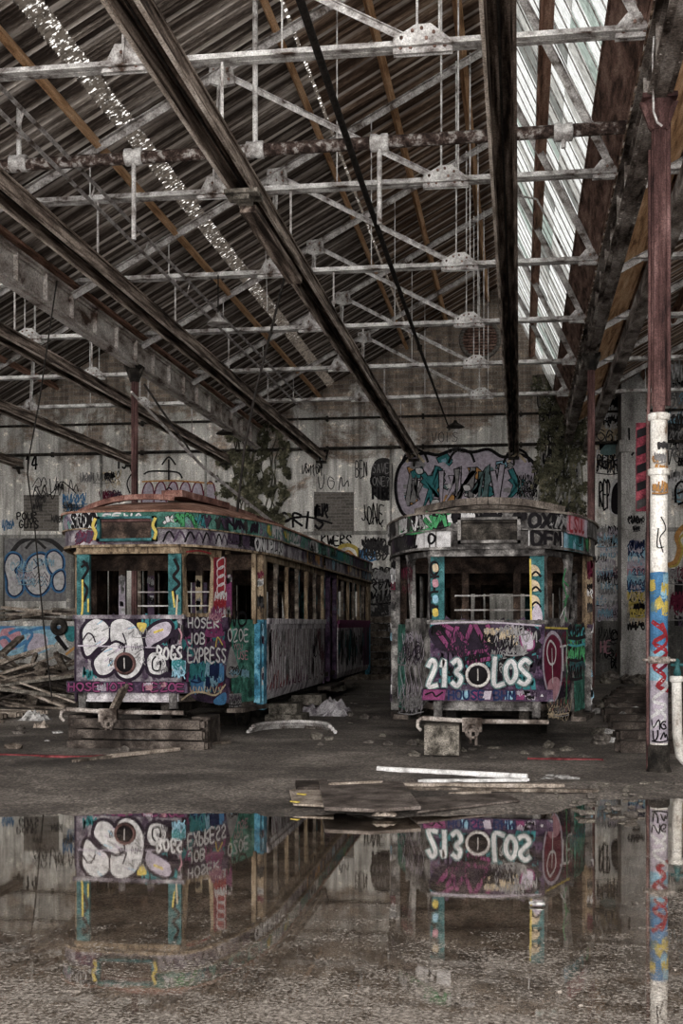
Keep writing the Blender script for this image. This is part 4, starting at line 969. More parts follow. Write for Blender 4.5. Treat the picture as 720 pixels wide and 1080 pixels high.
    def ring(m, o0, o1, z0, z1, mi=0):
        n = len(loop); vs = []
        for o, z in ((o0, z0), (o0, z1), (o1, z1), (o1, z0)):
            for i, (x, y) in enumerate(loop):
                p, q = loop[i-1], loop[(i+1) % n]; dx, dy = q[0]-p[0], q[1]-p[1]; l = math.hypot(dx, dy)
                vs.append(L(x + o*dy/l, y - o*dx/l, z))
        fs = []
        for k in range(4):
            k2 = (k+1) % 4
            for i in range(n): j = (i+1) % n; fs.append((k*n+i, k*n+j, k2*n+j, k2*n+i))
        m.add(vs, fs, mi)
    def path_canvas(m, off, eps=.004):
        def mp(a, b):
            x, y, nx_, ny_ = path_at(a); return L(x+nx_*off, y+ny_*off, b), V((nx_, ny_, 0))
        return Canvas(m, mp, None, eps, seg=.08)
    mats, P = pal('fascia_mix' if left else 'tram_grey')
    m = MB(); ring(m, .06, -.02, 2.82, 3.03); c = path_canvas(m, .06); (paint_fascia_left if left else paint_fascia_right)(c, P, 2.83, 3.02, True); part(m, 'fascia_upper', mats)
    mats, P = pal('tram_lilac' if left else 'tram_grey')
    m = MB(); ring(m, .03, -.03, 2.61, 2.82); c = path_canvas(m, .03); (paint_fascia_left if left else paint_fascia_right)(c, P, 2.62, 2.81, False); part(m, 'fascia_lower', mats)
    m = MB(); ring(m, .05, -.02, 2.585, 2.615); ring(m, .075, .0, 2.812, 2.828); part(m, 'fascia_moulding', 'cream_wood' if left else 'tram_grey')
    m = MB(); ring(m, .09, -.02, 3.025, 3.05); part(m, 'gutter', roofm)
    # --- destination box
    xc = .03; m = MB()
    for a, b in (((xc-.38,-.25,2.65),(xc+.38,-.06,2.685)), ((xc-.38,-.25,2.935),(xc+.38,-.06,2.965)), ((xc-.38,-.25,2.65),(xc-.34,-.06,2.965)), ((xc+.34,-.25,2.65),(xc+.38,-.06,2.965))): lbox(m, a, b)
    mats, P = pal('tram_teal' if left else 'tram_grey')
    c = plane_canvas(m, L(0, -.25, 0), (1,0,0), (0,-1,0), eps=.003)
    if left:
        for x_ in (-.38*s, .41*s): c.stroke([(x_, 2.68), (x_+.02, 2.76), (x_-.02, 2.84), (x_+.01, 2.93)], .04, P['yellow'])
    db = part(m, 'destination_box', mats); m = MB(); lbox(m, (xc-.345, -.185, 2.68), (xc+.345, -.15, 2.94)); m.build('blind_dark_plate', 'tram_inner' if left else 'dark_iron', db)  # flat dark plate, the shade of a deep recess put into its colour
    m = MB(); m.tube([L(xc-.33, -.2, 2.915), L(xc+.33, -.2, 2.915)], .02*s, 8); m.build('blind_roller', 'rust_red' if left else 'dark_iron', db)
    # --- roof dome
    m = MB(); n = len(loop); rows_ = []
    for t in (1.035, 1.0, .92, .82, .68, .5, .3, .1):
        row = []
        for x, y in loop:
            cy = min(max(y, 2.6), LEN-2.6); cx_ = 0
            row.append(L(cx_+(x-cx_)*t, cy+(y-cy)*t, 3.045 + (.32 if left else .2)*(1-min(1, t)**2.1)))
        rows_.append(row)
    vs = [p for r_ in rows_ for p in r_]; fs = []
    for k in range(len(rows_)-1):
        for i in range(n): j = (i+1) % n; fs.append((k*n+i, k*n+j, (k+1)*n+j, (k+1)*n+i))
    m.add(vs, fs, 0, True); m.add(rows_[-1], [tuple(range(n))]); part(m, 'roof', roofm)
    # roof walkway boards and the curved rib over the cab
    zr = lambda x: 3.05 + (.32 if left else .2)*(1-abs(x/1.42)**2.1)
    if left:
        m = MB(); pts = []
        for k in range(13):
            x = -1.2 + 1.6*k/12; pts.append((x, .62 + .55*(x/1.2)**2))
        for p, q in zip(pts[:-1], pts[1:]): m.bar(L(p[0], p[1], zr(p[0])-.07), L(q[0], q[1], zr(q[0])-.07), .09*s, .07*s)
        part(m, 'roof_rib', 'plank_red')
        m = MB(); 
        for p, q in (((.3, .9), (.45, 3.0)), ((.45, 3.0), (.45, 7.2))): m.bar(L(p[0], p[1], 3.37), L(q[0], q[1], 3.4), .3*s, .09*s)
        part(m, 'roof_walkway', 'plank_red', label='raised reddish walkway board on the tram roof')
        m = MB(); lbox(m, (-.5, 3.2, 3.36), (-.3, 9, 3.42)); part(m, 'roof_walkway', 'plank_red')
        m = MB(); m.lathe(L(.02, 2.0, 3.33), [(.12*s,0),(.09*s,.08*s),(.03*s,.12*s)], 12); m.tube([L(.02, 2.0, 3.4), L(.1, 2.3, 3.5)], .02, 6); part(m, 'roof_ventilator', 'dark_iron')
        b = V((-4.95, 24.3, 3.38)); 
        m = MB(); m.lathe(b, [(.22, 0), (.18, .08), (.07, .14), (.06, .26)], 12); tb = part(m, 'trolley_base', 'dark_iron')
        m = MB(); m.tube([b+V((0,.25,.1)), b+V((0,0,.26)), V((-5.3, 20, 4.25)), V((-5.55, 16.9, 4.95))], [.035,.034,.027,.018], 8); m.build('trolley_pole', 'steel_grey', tb)
    else:
        for y0_, r0 in ((.55, .95), (1.15, .8)):
            m = MB(); pts = []
            for k in range(15):
                x = -r0 + 2*r0*k/14; pts.append((x, y0_ + .5*(x/r0)**2))
            for p, q in zip(pts[:-1], pts[1:]): m.bar(L(p[0], p[1], zr(p[0])-.01), L(q[0], q[1], zr(q[0])-.01), .1*s, .09*s)
            part(m, 'roof_rib', 'tram_roof_dark')
        for x in (-.45, .45):
            m = MB(); lbox(m, (x-.12, 2.2, 3.22), (x+.12, 9, 3.29)); part(m, 'roof_walkway', 'old_timber_dark')
        m = MB(); m.lathe(L(0, 7.8, 3.22), [(.22,0),(.18,.08),(.07,.14),(.06,.24)], 12); part(m, 'trolley_base', 'dark_iron')
    # --- headlamp socket
    hx, hz_, hr = (-.04, 1.09, .125) if left else (-.11, 1.035, .135)
    c = L(hx, -.06, hz_); m = MB(); m.torus(c, (0,1,0), hr*s, .022*s, 0, 24, 8); hd = part(m, 'headlamp_ring', 'steel_grey' if not left else 'rust_red')
    m = MB(); m.lathe(c + V((0,-.004,0)), [(hr*s, 0), (hr*s*.98, -.012), (.01, -.004)], 24, 0, (0,1,0)); m.build('lamp_dark_disc', 'p_black', hd)  # nearly flat black disc stands in for the shade inside the socket
    m = MB(); m.tube([c+V((0,-.016,-hr*.5*s)), c+V((.0,-.03,hr*.6*s))], .008, 6); m.build('lamp_bracket', 'steel_grey', hd)
    # --- bumper strip and buffer beam, coupler
    mats, P = pal('p_magenta' if left else 'p_lilac'); m = MB(); lbox(m, (-.80, -.12, .72), (.80, .0, .86))
    mats[0] = 'tram_purple'
    cb = plane_canvas(m, L(0, -.12, 0), (1,0,0), (0,-1,0), pxs=.0122, eps=.003)
    if left:
        cb.word('HOSEHOTS FEZOE', (-.77, .745, .78, .84), .022, P['magenta'], jit=.08, om=P['black'], ow=1.9); cb.scatter((-.75, .73, .7, .85), 5, [P['pink'], P['lilac']], (.04, .06), .01)
    else:
        cb.fill([(-.79*s,.70*s+.0),(-.52*s,.70*s),(-.52*s,.85*s),(-.79*s,.85*s)], P['pink'], sm=False) if False else None
        cb.fill([(-.76,.70),(-.5,.70),(-.48,.82),(-.74,.82)], P['magenta'], sm=False); cb.stroke([(-.72,.76),(-.64,.79),(-.6,.74),(-.52,.79)], .02, P['black'])
        for k in range(9): cb.fill([(-.44+k*.13,.71),(-.35+k*.13,.71),(-.33+k*.13,.81),(-.42+k*.13,.81)], P[('purple','sky','magenta','lilac')[k % 4]], sm=False)
        cb.word('HOUSE BHM', (-.45, .71, .35, .81), .022, P['navy'], jit=.06); 
        for k in range(3): cb.fill([(.44+k*.09,.75),(.48+k*.09,.75),(.46+k*.09,.78)], P['white'], sm=False)
        cb.scatter((.35, .71, .74, .81), 6, [P['black'], P['purple'], P['lilac']], (.04, .06), .012)
    part(m, 'bumper_strip', mats)
    m = MB(); lbox(m, (-.66, -.05, .61), (.66, .02, .73)); lbox(m, (-.62, -.08, .6), (.62, -.04, .63)); part(m, 'buffer_beam', 'tram_silver' if left else 'tram_grey')
    for sx in (-1, 1):
        m = MB(); lbox(m, (sx*.6-.05, -.09, .52), (sx*.6+.05, 0, .74)); part(m, 'beam_bracket', 'tram_grey')
    m = MB(); m.tube([L(-.8, -.1, .5), L(-.84, -.2, .47), L(-.84, -.22, .4), L(-.8, -.2, .36)], .022, 6); m.tube([L(-.8, -.1, .5), L(-.2, -.12, .47), L(.75, -.12, .47)], .03*s, 8); part(m, 'brake_pipe', 'girder_dark')
    cx_ = -.17; m = MB()
    lbox(m, (cx_-.07, -.32, .4), (cx_+.07, -.0, .5)); lbox(m, (cx_-.12, -.36, .36), (cx_+.12, -.3, .53)); m.torus(L(cx_, -.36, .36), (0,1,0), .07*s, .02*s, 0, 14, 6); lbox(m, (cx_-.035, -.37, .22), (cx_-.005, -.33, .36)); lbox(m, (cx_+.035, -.37, .2), (cx_+.065, -.33, .36)); part(m, 'coupler', 'girder_dark')
    # --- doorway posts, steps, half doors on the slanting entrances
    for sx in (1, -1):
        for rear in (0, 1):
            fy = (lambda y: LEN - y) if rear else (lambda y: y)
            vis = not rear and (sx > 0 or not left)
            mats, P = pal('tram_blue' if left else 'tram_grey')
            m = MB(); q = L(sx*1.33, fy(1.9), .4); m.obox(L(sx*1.33, fy(1.9), 1.02), (.05*s,0,0), (0,.11*s,0), (0,0,.64*s)); m.obox(L(sx*1.31, fy(1.72), 1.05), (.045*s,0,0), (0,.05*s,0), (0,0,.56*s))
            if vis: 
                c = plane_canvas(m, L(sx*1.33, 1.79, 0), (1,0,0), (0,-1,0), eps=.003)
                c.scatter((-.05*s, .5, .05*s, 1.6), 5, [P['white'], P['sky'], P['purple']], (.08, .12), .02); c.stroke([(0,.95),(-.01,.85),(.01,.75)], .07, P['white'])
            part(m, 'entrance_post', mats)
            mats, P = pal('cream_wood' if left or sx > 0 else 'tram_grey')
            m = MB(); m.obox(L(sx*1.33, fy(1.88), 2.13), (.05*s,0,0), (0,.11*s,0), (0,0,.47*s)); m.obox(L(sx*1.27, fy(1.68), 2.1), (.03*s,0,0), (0,.05*s,0), (0,0,.5*s))
            if vis: c = plane_canvas(m, L(sx*1.33, 1.77, 0), (1,0,0), (0,-1,0), eps=.003); c.scatter((-.05*s, 1.75, .05*s, 2.5), 5, [P['black'], P['maroon'], P['charcoal'], P['white']], (.07, .13), .016)
            part(m, 'window_post', mats)
            mats, P = pal('tram_green'); m = MB(); A = L(sx*1.12, fy(1.05), 0); B = L(sx*1.28, fy(1.7), 0); d = (B-A).normalized(); nn = V((d.y, -d.x, 0)) * (1 if (d.y*sx > 0) else -1)
            if nn.x*sx < 0: nn = -nn
            m.prism([A+V((0,0,.52*s)), B+V((0,0,.52*s)), B+V((0,0,1.66*s)), A+V((0,0,1.66*s))], -nn*.03)
            if vis:
                c = plane_canvas(m, A, d, nn, pxs=.013, eps=.004)
                if left:
                    c.word('WO', (240, 660, 262, 645), 3, P['black'], True); c.word('OZOE', (240, 676, 263, 664), 1.8, P['white'], True); c.fill([(239,700),(243,682),(247,690),(252,712),(239,714)], P['grey'], True); c.word('YOU', (246, 685, 256, 679), 1.0, P['pink'], True); c.word('USE', (250, 695, 262, 687), 1.2, P['pink'], True); c.scatter((240, 715, 262, 702), 4, [P['black'], P['sky']], (5, 8), 1.3, True)
                    c.fill([(241,732),(254,731),(254,746),(241,747)], P['grey'], True, False); c.scatter((241, 746, 254, 733), 3, [P['black'], P['purple']], (6, 9), 1.3, True)
                else: c.scatter((600, 720, 618, 660), 7, [P['teal'], P['black'], P['green'], P['maroon']], (9, 14), 1.4, True)
            part(m, 'half_door', mats)
            m = MB(); m.prism([L(sx*1.06, fy(.92), .4), L(sx*1.26, fy(.98), .4), L(sx*1.42, fy(1.95), .4), L(sx*1.2, fy(1.95), .4)], (0,0,.06*s)); m.prism([L(sx*1.1, fy(1.0), .42), L(sx*1.28, fy(1.9), .42), L(sx*1.28, fy(1.9), .62), L(sx*1.1, fy(1.0), .62)], (-sx*.03,0,0)); part(m, 'step_board', 'old_timber_dark')
    # --- sides
    for sx in (1, -1):
        secs = ((2.0, 7.25), (8.95, LEN-2.0))
        for k, (y0, y1) in enumerate(secs):
            mats, P = pal('tram_silver' if left else 'tram_purple'); m = MB()
            m.prism([L(sx*1.33, y0, .5), L(sx*1.37, y0, .62), L(sx*1.37, y0, 1.6), L(sx*1.33, y0, 1.6)], (0, (y1-y0)*s, 0))
            c = plane_canvas(m, L(sx*1.37, 0, 0), (0,1,0), (sx,0,0), eps=.004, clip=(y0*s, .63*s, y1*s, 1.6*s))
            if sx > 0 and left: paint_left_side(c, P, y0, y1, k)
            else: c.wild((y0*s, .66*s, y1*s, 1.5*s), 9, [P['grey'], P['lilac'], P['purple']], P['black'], .09); c.scatter((y0*s, .65, y1*s, 1.5), 16, [P['black'], P['white'], P['magenta'], P['teal']], (.15, .3), .02)
            part(m, 'side_panel', mats)
            mats, P = pal('tram_silver' if k == 0 else 'p_purple'); m = MB(); m.box(L(sx*1.31, y0, 1.6), L(sx*1.41, y1, 1.68)); m.box(L(sx*1.32, y0, 1.52), L(sx*1.385, y1, 1.6)); part(m, 'belt_rail', 'tram_silver' if k == 0 or not left else 'p_magenta')
            m = MB(); m.box(L(sx*1.31, y0, 2.5), L(sx*1.38, y1, 2.6)); part(m, 'header_board', 'cream_wood' if left else 'tram_grey')
            nw = 6
            for i in range(nw+1):
                y = y0 + (y1-y0)*i/nw; mats, P = pal('cream_wood' if left and i in (0, nw, 2, 4) else ('old_timber' if left else 'tram_grey')); m = MB(); w = .085 if 0 < i < nw else .12
                m.box(L(sx*1.31, y-w/2*1.2, 1.66), L(sx*1.37, y+w/2*1.2, 2.52)); 
                c = plane_canvas(m, L(sx*1.37, y, 0), (0,1,0), (sx,0,0), eps=.003, clip=(-w*.6*s, 1.67*s, w*.6*s, 2.5*s)); cf = plane_canvas(m, L(0, y-w*.6, 0), (1,0,0), (0,-1,0), eps=.003, clip=(min(sx*1.31*s, sx*1.37*s), 1.67*s, max(sx*1.31*s, sx*1.37*s), 2.5*s))
                for cc_ in (c,): cc_.scatter((-w*.5, 1.68*s, w*.5, 2.45*s), 4, [P['black'], P['charcoal'], P['purple'], P['sky'], P['teal'], P['black']], (.12, .26), .03, ar=(.3, .6))
                part(m, 'side_window_post', mats)
        if sx < 0:
            for i in ((0, 1, 3, 4, 5) if left else (0, 1, 2, 3, 5)):
                for y0, y1 in secs:
                    w_ = (y1-y0)/6; m = MB(); m.box(L(sx*1.30, y0+w_*i+.05, 1.68), L(sx*1.275, y0+w_*(i+1)-.05, 2.5)); part(m, 'window_block_panel', 'tram_inner')  # panels added across far-side windows to keep the interior dark
        m = MB()
        for y in (7.35, 8.0, 8.85): m.box(L(sx*1.28, y-.05, .5), L(sx*1.36, y+.05, 2.6))
        m.box(L(sx*1.22, 7.3, .55), L(sx*1.26, 8.9, 1.6)); m.box(L(sx*1.28, 7.3, 2.5), L(sx*1.36, 8.9, 2.6))
        part(m, 'centre_door', 'tram_purple'); m = MB(); m.box(L(sx*1.25, 7.2, .38), L(sx*1.5, 9.0, .44)); part(m, 'centre_step', 'old_timber_dark')
    # --- bulkheads and benches inside
    for yb in (2.1, 7.2, 9.0, LEN-2.1):
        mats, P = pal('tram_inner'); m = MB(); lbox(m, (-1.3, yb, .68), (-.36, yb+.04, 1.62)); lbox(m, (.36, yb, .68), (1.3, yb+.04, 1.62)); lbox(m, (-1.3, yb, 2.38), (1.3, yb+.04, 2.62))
        for x in (-1.24, -.8, -.36, .36, .8, 1.24): lbox(m, (x-.05, yb-.01, .68), (x+.05, yb+.05, 2.5))
        if yb < 3:
            c = plane_canvas(m, L(0, yb-.012, 0), (1,0,0), (0,-1,0), eps=.004)
            if left:
                c.scatter((.36*s, 1.5, 1.1*s, 1.62), 8, [P['yellow'], P['green'], P['yellow']], (.09, .12), .018)
                for x, col in ((-.8, 'lilac'), (-.36, 'purple'), (.36, 'cream'), (.8, 'magenta')):
                    c.fill([(x-.05, 1.72), (x+.05, 1.72), (x+.05, 2.3), (x-.05, 2.3)], P[col], sm=False); c.scatter((x-.05, 1.7, x+.05, 2.3), 5, [P['black'], P['grey'], P['white']], (.06, .1), .015, ar=(.5, .9))
            else:
                c.fill([(.36*s,1.56),(.78*s,1.56),(.78*s,1.62),(.36*s,1.62)], P['sky'], sm=False); c.scatter((-1.2, 1.3, 1.2, 1.6), 12, [P['maroon'], P['charcoal'], P['grey']], (.12, .2), .02)
        part(m, 'bulkhead', mats)
    m = MB()
    for z in (1.85, 2.05): lbox(m, (-.5, 1.9, z), (.7, 1.93, z+.02))
    part(m, 'grab_rail', 'steel_grey')
    for y in (3.2, 4.6, 6.0, 10.2, 11.8):
        for sx in (-1, 1):
            m = MB(); lbox(m, (sx*.78-.42, y, 1.05), (sx*.78+.42, y+.45, 1.12)); lbox(m, (sx*.78-.42, y+.42, 1.05), (sx*.78+.42, y+.47, 1.6)); lbox(m, (sx*.78-.4, y+.1, .68), (sx*.78+.4, y+.36, 1.05)); part(m, 'bench_seat', 'tram_inner')
    return root

# ------------- what is sprayed on them (pixel positions of the photograph projected onto the panel, or metres)
def paint_left_apron(c, P):
    c.scatter((84, 716, 196, 652), 40, [P['violet'], P['purple'], P['violet'], P['teal'], P['charcoal']], (9, 18), 3.2, True)
    S = [[(87,675),(87,665),(93,656),(102,652),(112,656),(117,665),(115,675),(110,680),(103,684),(96,691),(91,692),(88,685)],
         [(100,695),(115,681),(123,677),(131,681),(132,687),(125,695),(120,707),(113,712),(105,712),(100,705)],
         [(116,665),(118,656),(127,652),(138,655),(147,665),(152,678),(152.5,695),(148,708),(140,715),(132,716),(125,712),(122.5,705),(124,697),(131,688),(131,680),(123,676),(117,677)],
         [(154,680),(153,672),(158,663),(167,657),(177,655),(182,661),(179,670),(172,675),(163,680),(157,684)],
         [(155,695),(160,688),(168,688),(175,695),(176,707),(170,712),(160,711),(156,705)]]
    for sh in S: c.stroke(sh + [sh[0]], 5.5, P['violet'], True)
    for sh in S: c.blobfill(sh, P['white'] if sh is not S[3] else P['lilac'], P['violet'], 1.8, True)
    for sh in S[:3]:
        xs_ = [p[0] for p in sh]; ys_ = [p[1] for p in sh]
        for _ in range(9):
            x, y = rng.uniform(min(xs_)+4, max(xs_)-8), rng.uniform(min(ys_)+5, max(ys_)-6); c.stroke([(x,y),(x+rng.uniform(4,9),y-rng.uniform(2,6))], rng.uniform(.8,1.6), rng.choice([P['grey'], P['sky'], P['lilac'], P['grey']]), True)
    c.stroke([(88,675),(93,668),(98,670),(101,677)], 1.6, P['violet'], True); c.stroke([(164,693),(161,698),(162,706),(168,707),(170,699),(167,694),(164,693)], 1.8, P['black'], True)
    c.stroke([(133,676),(130,668)], 1.5, P['violet'], True); c.fill([(145,657),(155,658),(152,667),(147,664)], P['yellow'], True)
    c.stroke([(163,667),(172,664)], 2.4, P['yellow'], True); c.stroke([(83,681),(110,681.5),(166,683)], 1.4, P['lilac'], True)
    c.scatter((84, 716, 194, 654), 8, [P['grey'], P['violet']], (5, 9), .7, True)
    c.word('BOGS', (166, 696, 194, 682), 2.2, P['white'], True, jit=.1); c.stroke([(189,663),(192,670),(190,678)], 1.6, P['pink'], True)
    c.scatter((182, 715, 196, 697), 5, [P['sky'], P['white'], P['teal']], (6, 10), 1.6, True)
def paint_left_corner(c, P):
    c.scatter((192, 730, 237, 655), 18, [P['purple'], P['maroon'], P['violet'], P['teal'], P['magenta']], (9, 16), 3.5, True)
    c.scatter((196, 729, 236, 700), 34, [P['blue'], P['teal'], P['navy'], P['blue'], P['sky']], (10, 18), 2.4, True, (.5, 1))
    for k in range(6): c.stroke([(199+k*6,725),(201+k*6,731),(203+k*6,724)], 1.4, P['cream'], True)
    c.word('HOSER', (197, 662, 231, 652), 1.9, P['white'], True); c.word('JOB', (197, 679, 216, 668), 1.9, P['white'], True, jit=.03)
    c.word('EXPRESS', (197, 698, 238, 684), 2.1, P['white'], True, jit=.06)
    c.stroke([(226,682),(228,672),(233,680)], 1.6, P['yellow'], True); c.scatter((218, 656, 236, 640), 4, [P['magenta'], P['pink']], (5, 8), 1.6, True)
    c.stroke([(190,738),(200,731),(212,730),(226,733),(236,722)], 2, P['cream'], True); c.fill([(224,738),(236,730),(236,742),(226,743)], P['blue'], True)
def paint_left_post(c, P):
    c.fill([(225,588),(238,588),(238,650),(225,650)], P['red'], True, False)
    for k in range(6): c.stroke([(229,592+k*9),(236,588+k*9),(236,597+k*9),(230,600+k*9),(229,592+k*9)], 1.6, P['white'], True)
    c.stroke([(227,590),(226,648)], 2.6, P['maroon'], True); c.scatter((226, 650, 238, 625), 6, [P['red'], P['white'], P['pink']], (5, 8), 1.4, True)
    c.stroke([(196,582),(210,581),(222,584)], 1.5, P['red'], True)
def paint_right_apron(c, P):
    c.scatter((454, 727, 572, 657), 46, [P['violet'], P['black'], P['purple'], P['teal'], P['charcoal'], P['violet']], (10, 20), 3.6, True)
    c.fill([(455,660),(510,656),(562,660),(566,676),(556,688),(500,690),(462,684)], P['violet'], True)
    c.fill([(512,660),(548,658),(560,664),(552,676),(525,680)], P['purple'], True)
    for q in ([(467,659),(478,676),(486,692)], [(470,660),(484,668),(492,680)], [(482,662),(476,684)], [(497,660),(488,684),(500,692)], [(501,659),(514,684)], [(488,690),(512,686),(518,694),(494,699)], [(514,660),(524,682),(532,664),(540,680)], [(462,667),(474,684)]):
        c.stroke(q, 6.4, P['black'], True, sm=False); c.stroke(q, 4.6, P['magenta'], True, sm=False)
    for q in ([(528,662),(536,680)], [(540,660),(546,678),(556,664)]): c.stroke(q, 3, P['lilac'], True, sm=False)
    c.scatter((505, 690, 560, 664), 16, [P['black'], P['cream'], P['grey'], P['violet']], (7, 13), 1.8, True)
    c.blobfill([(548,668),(556,664),(562,672),(562,684),(552,684)], P['lilac'], P['magenta'], 1.6, True)
    c.scatter((455, 726, 571, 660), 26, [P['black'], P['violet'], P['black'], P['grey']], (6, 13), 1.0, True)
    for t, b in (('213', (451, 723, 490, 696)), ):
        st = rng.getstate(); c.word(t, b, 7.0, P['greyteal'], True, jit=.02); rng.setstate(st); c.word(t, b, 4.4, P['white'], True, jit=.02)
    for k, (ch_, b) in enumerate((('L', (521, 722, 536, 694)), ('O', (533, 720, 548, 697)), ('S', (547, 722, 563, 696)))):
        st = rng.getstate(); c.word(ch_, b, 7.0, P['greyteal'], True, jit=.02); rng.setstate(st); c.word(ch_, b, 4.2, P['white'], True, jit=.02)
    c.stroke([(455,658),(480,656.5),(520,656.5),(570,660)], 1.8, P['lilac'], True)
def paint_right_corner(c, P):
    c.scatter((574, 742, 602, 660), 16, [P['violet'], P['charcoal'], P['maroon'], P['purple']], (9, 16), 2.6, True)
    ov = [(582,667),(590,676),(592,695),(590,722),(584,738),(577,730),(572.5,710),(572,688),(575,674),(582,667)]
    c.fill(ov[:-1], P['maroon'], True); c.stroke(ov, 4.0, P['lilac'], True); c.fill([(577,730),(584,738),(590,722),(586,714),(578,718)], P['pink'], True)
    c.stroke([(580,676),(585,684),(584,698),(579,700),(576,690),(577,680),(580,676)], 2.4, P['white'], True); c.stroke([(581,684),(582,720)], 1.8, P['white'], True)
    c.word('TE', (590, 708, 604, 682), 2.2, P['white'], True); c.stroke([(597,662),(597,700),(596,742)], 2.2, P['green'], True)
    for k in range(7): c.stroke([(576+k*3.6,742),(578+k*3.6,750),(580+k*3.6,738)], 1.4, P['red'] if k % 2 else P['cream'], True)
    c.scatter((576, 762, 600, 744), 7, [P['grey'], P['cream'], P['charcoal']], (6, 10), 1.4, True); c.stroke([(574,662),(600,663)], 2, P['yellow'], True)
def paint_right_corner_l(c, P):
    for k in range(5):
        x = 424 + k*5; c.stroke([(x,752),(x+2,730),(x-2,705),(x+3,690),(x,668)], 1.6, P['lilac'], True); c.stroke([(x-2,740),(x+4,715),(x,690),(x+5,672)], 1.2, P['grey'], True)
    c.scatter((420, 755, 447, 662), 14, [P['purple'], P['violet'], P['grey'], P['black'], P['lilac']], (9, 16), 1.4, True)
def paint_fascia_left(c, P, z0, z1, up):
    h = z1 - z0
    if up:
        c.fill([(-.95,z0),(-.45,z0),(-.45,z1),(-.95,z1)], P['charcoal'], sm=False); c.word('SADO', (-.74, z0+.02, -.38, z1-.01), .05, P['black'], om=P['white'], ow=1.45, jit=.1)
        c.word('SEWA', (-.3, z1-.09, .25, z1-.01), .022, P['white'], jit=.1); c.wild((.46, z0, 1.0, z1), 4, [P['green'], P['teal'], P['yellow'], P['white']], P['black'], .035)
        c.wild((1.0, z0+.01, 2.4, z1-.01), 9, [P['charcoal'], P['purple'], P['violet'], P['charcoal']], P['black'], .04)
        for a in (2.7, 3.6): c.wild((a, z0+.02, a+.35, z1-.01), 2, [P['yellow'], P['cream']], P['green'], .05)
        c.word('MTS', (2.95, z0+.03, 3.45, z1-.01), .05, P['white'], jit=.1); c.tagline((4.1, z0+.03, 4.9, z1-.02), .04, P['white'])
        c.fill([(5.9,z0+.03),(6.5,z0+.03),(6.45,z1-.01),(5.95,z1-.02)], P['white'])
        for a, b, m in ((8.3, 9.8, 'teal'), (11.2, 14, 'purple'), (14, 15, 'white')): c.fill([(a+.02*0,z0),(b,z0),(b,z1),(a,z1)], P[m], sm=False) if b-a < 0 else [c.stroke([(a+i*.25,z0+.02),(a+.1+i*.25,z1-.02)], .16, P[m], sm=False) for i in range(int((b-a)/.25))]
        c.scatter((4.8, z0, 15, z1), 16, [P['charcoal'], P['green'], P['white'], P['black']], (.1, .17), .03, ar=(2, 4))
    else:
        c.wild((-.7, z0, -.28, z1-.02), 3, [P['magenta'], P['purple']], P['maroon'], .05); 
        for k in range(9): c.stroke([(.48+.13*k, z0+.03), (.55+.13*k, z1-.03), (.62+.13*k, z0+.05)], .025, P['purple'] if k % 2 else P['black'])
        c.scatter((1.5, z0, 2.5, z1), 8, [P['black'], P['teal'], P['charcoal'], P['purple']], (.1, .17), .03)
        st = rng.getstate(); c.word('ONUPLAS', (2.35, z0+.01, 3.7, z1-.01), .085, P['black'], jit=.06); rng.setstate(st); c.word('ONUPLAS', (2.35, z0+.01, 3.7, z1-.01), .05, P['white'], jit=.06)
        c.scatter((3.9, z0, 15, z1), 30, [P['charcoal'], P['black'], P['purple'], P['cream'], P['orange'], P['sky']], (.12, .18), .035, ar=(1.5, 3))
def paint_fascia_right(c, P, z0, z1, up):
    if up:
        c.scatter((-1.6, z0, -.4, z1), 14, [P['black'], P['green'], P['white'], P['charcoal'], P['black']], (.12, .18), .035); c.scatter((-.55, z0+.08, .5, z1), 10, [P['black'], P['black'], P['white']], (.08, .12), .03)
        c.wild((-1.0, z0, -.5, z1), 4, [P['white'], P['green'], P['grey']], P['black'], .04)
        c.word('OXE', (.5, z0+.01, .95, z1-.01), .045, P['black'], jit=.06); c.wild((.75, z0, 1.05, z1), 2, [P['white'], P['grey']], P['black'], .05)
        for k in range(9): c.stroke([(1.1+k*.1, z0), (1.13+k*.1, z1)], .12, P['pink'] if k < 7 else P['lilac'], sm=False)
        c.word('LSUL', (1.12, z0+.01, 1.8, z1-.02), .04, P['red'], jit=.1)
        for k in range(12): c.stroke([(1.95+k*.12, z0), (1.95+k*.12, z1-.03)], .03, P['grey'] if k % 3 else P['charcoal'], sm=False)
        c.scatter((-3, z0, -1.5, z1), 10, [P['black'], P['charcoal'], P['white']], (.1, .17), .03)
    else:
        for k in range(5): c.stroke([(-.9+k*.1, z0), (-.9+k*.1, z1)], .12, P['white'], sm=False)
        c.word('O', (-.72, z0+.04, -.6, z1-.03), .03, P['black']); c.scatter((-2.4, z0, -.9, z1), 16, [P['black'], P['purple'], P['violet'], P['charcoal']], (.1, .17), .035)
        c.fill([(.5,z0),(1.0,z0),(1.0,z1),(.5,z1)], P['white'], sm=False); c.word('DFM', (.55, z0+.02, 1.0, z1-.02), .045, P['black'], jit=.06)
        for k in range(8): c.stroke([(1.1+k*.1, z0), (1.1+k*.1, z1)], .13, P['teal'] if k % 3 else P['sky'], sm=False)
        c.scatter((1.1, z0, 1.8, z1), 5, [P['teal'], P['black']], (.1, .15), .02); c.wild((2.0, z0, 2.4, z1), 3, [P['green'], P['cream'], P['green']], P['black'], .04)
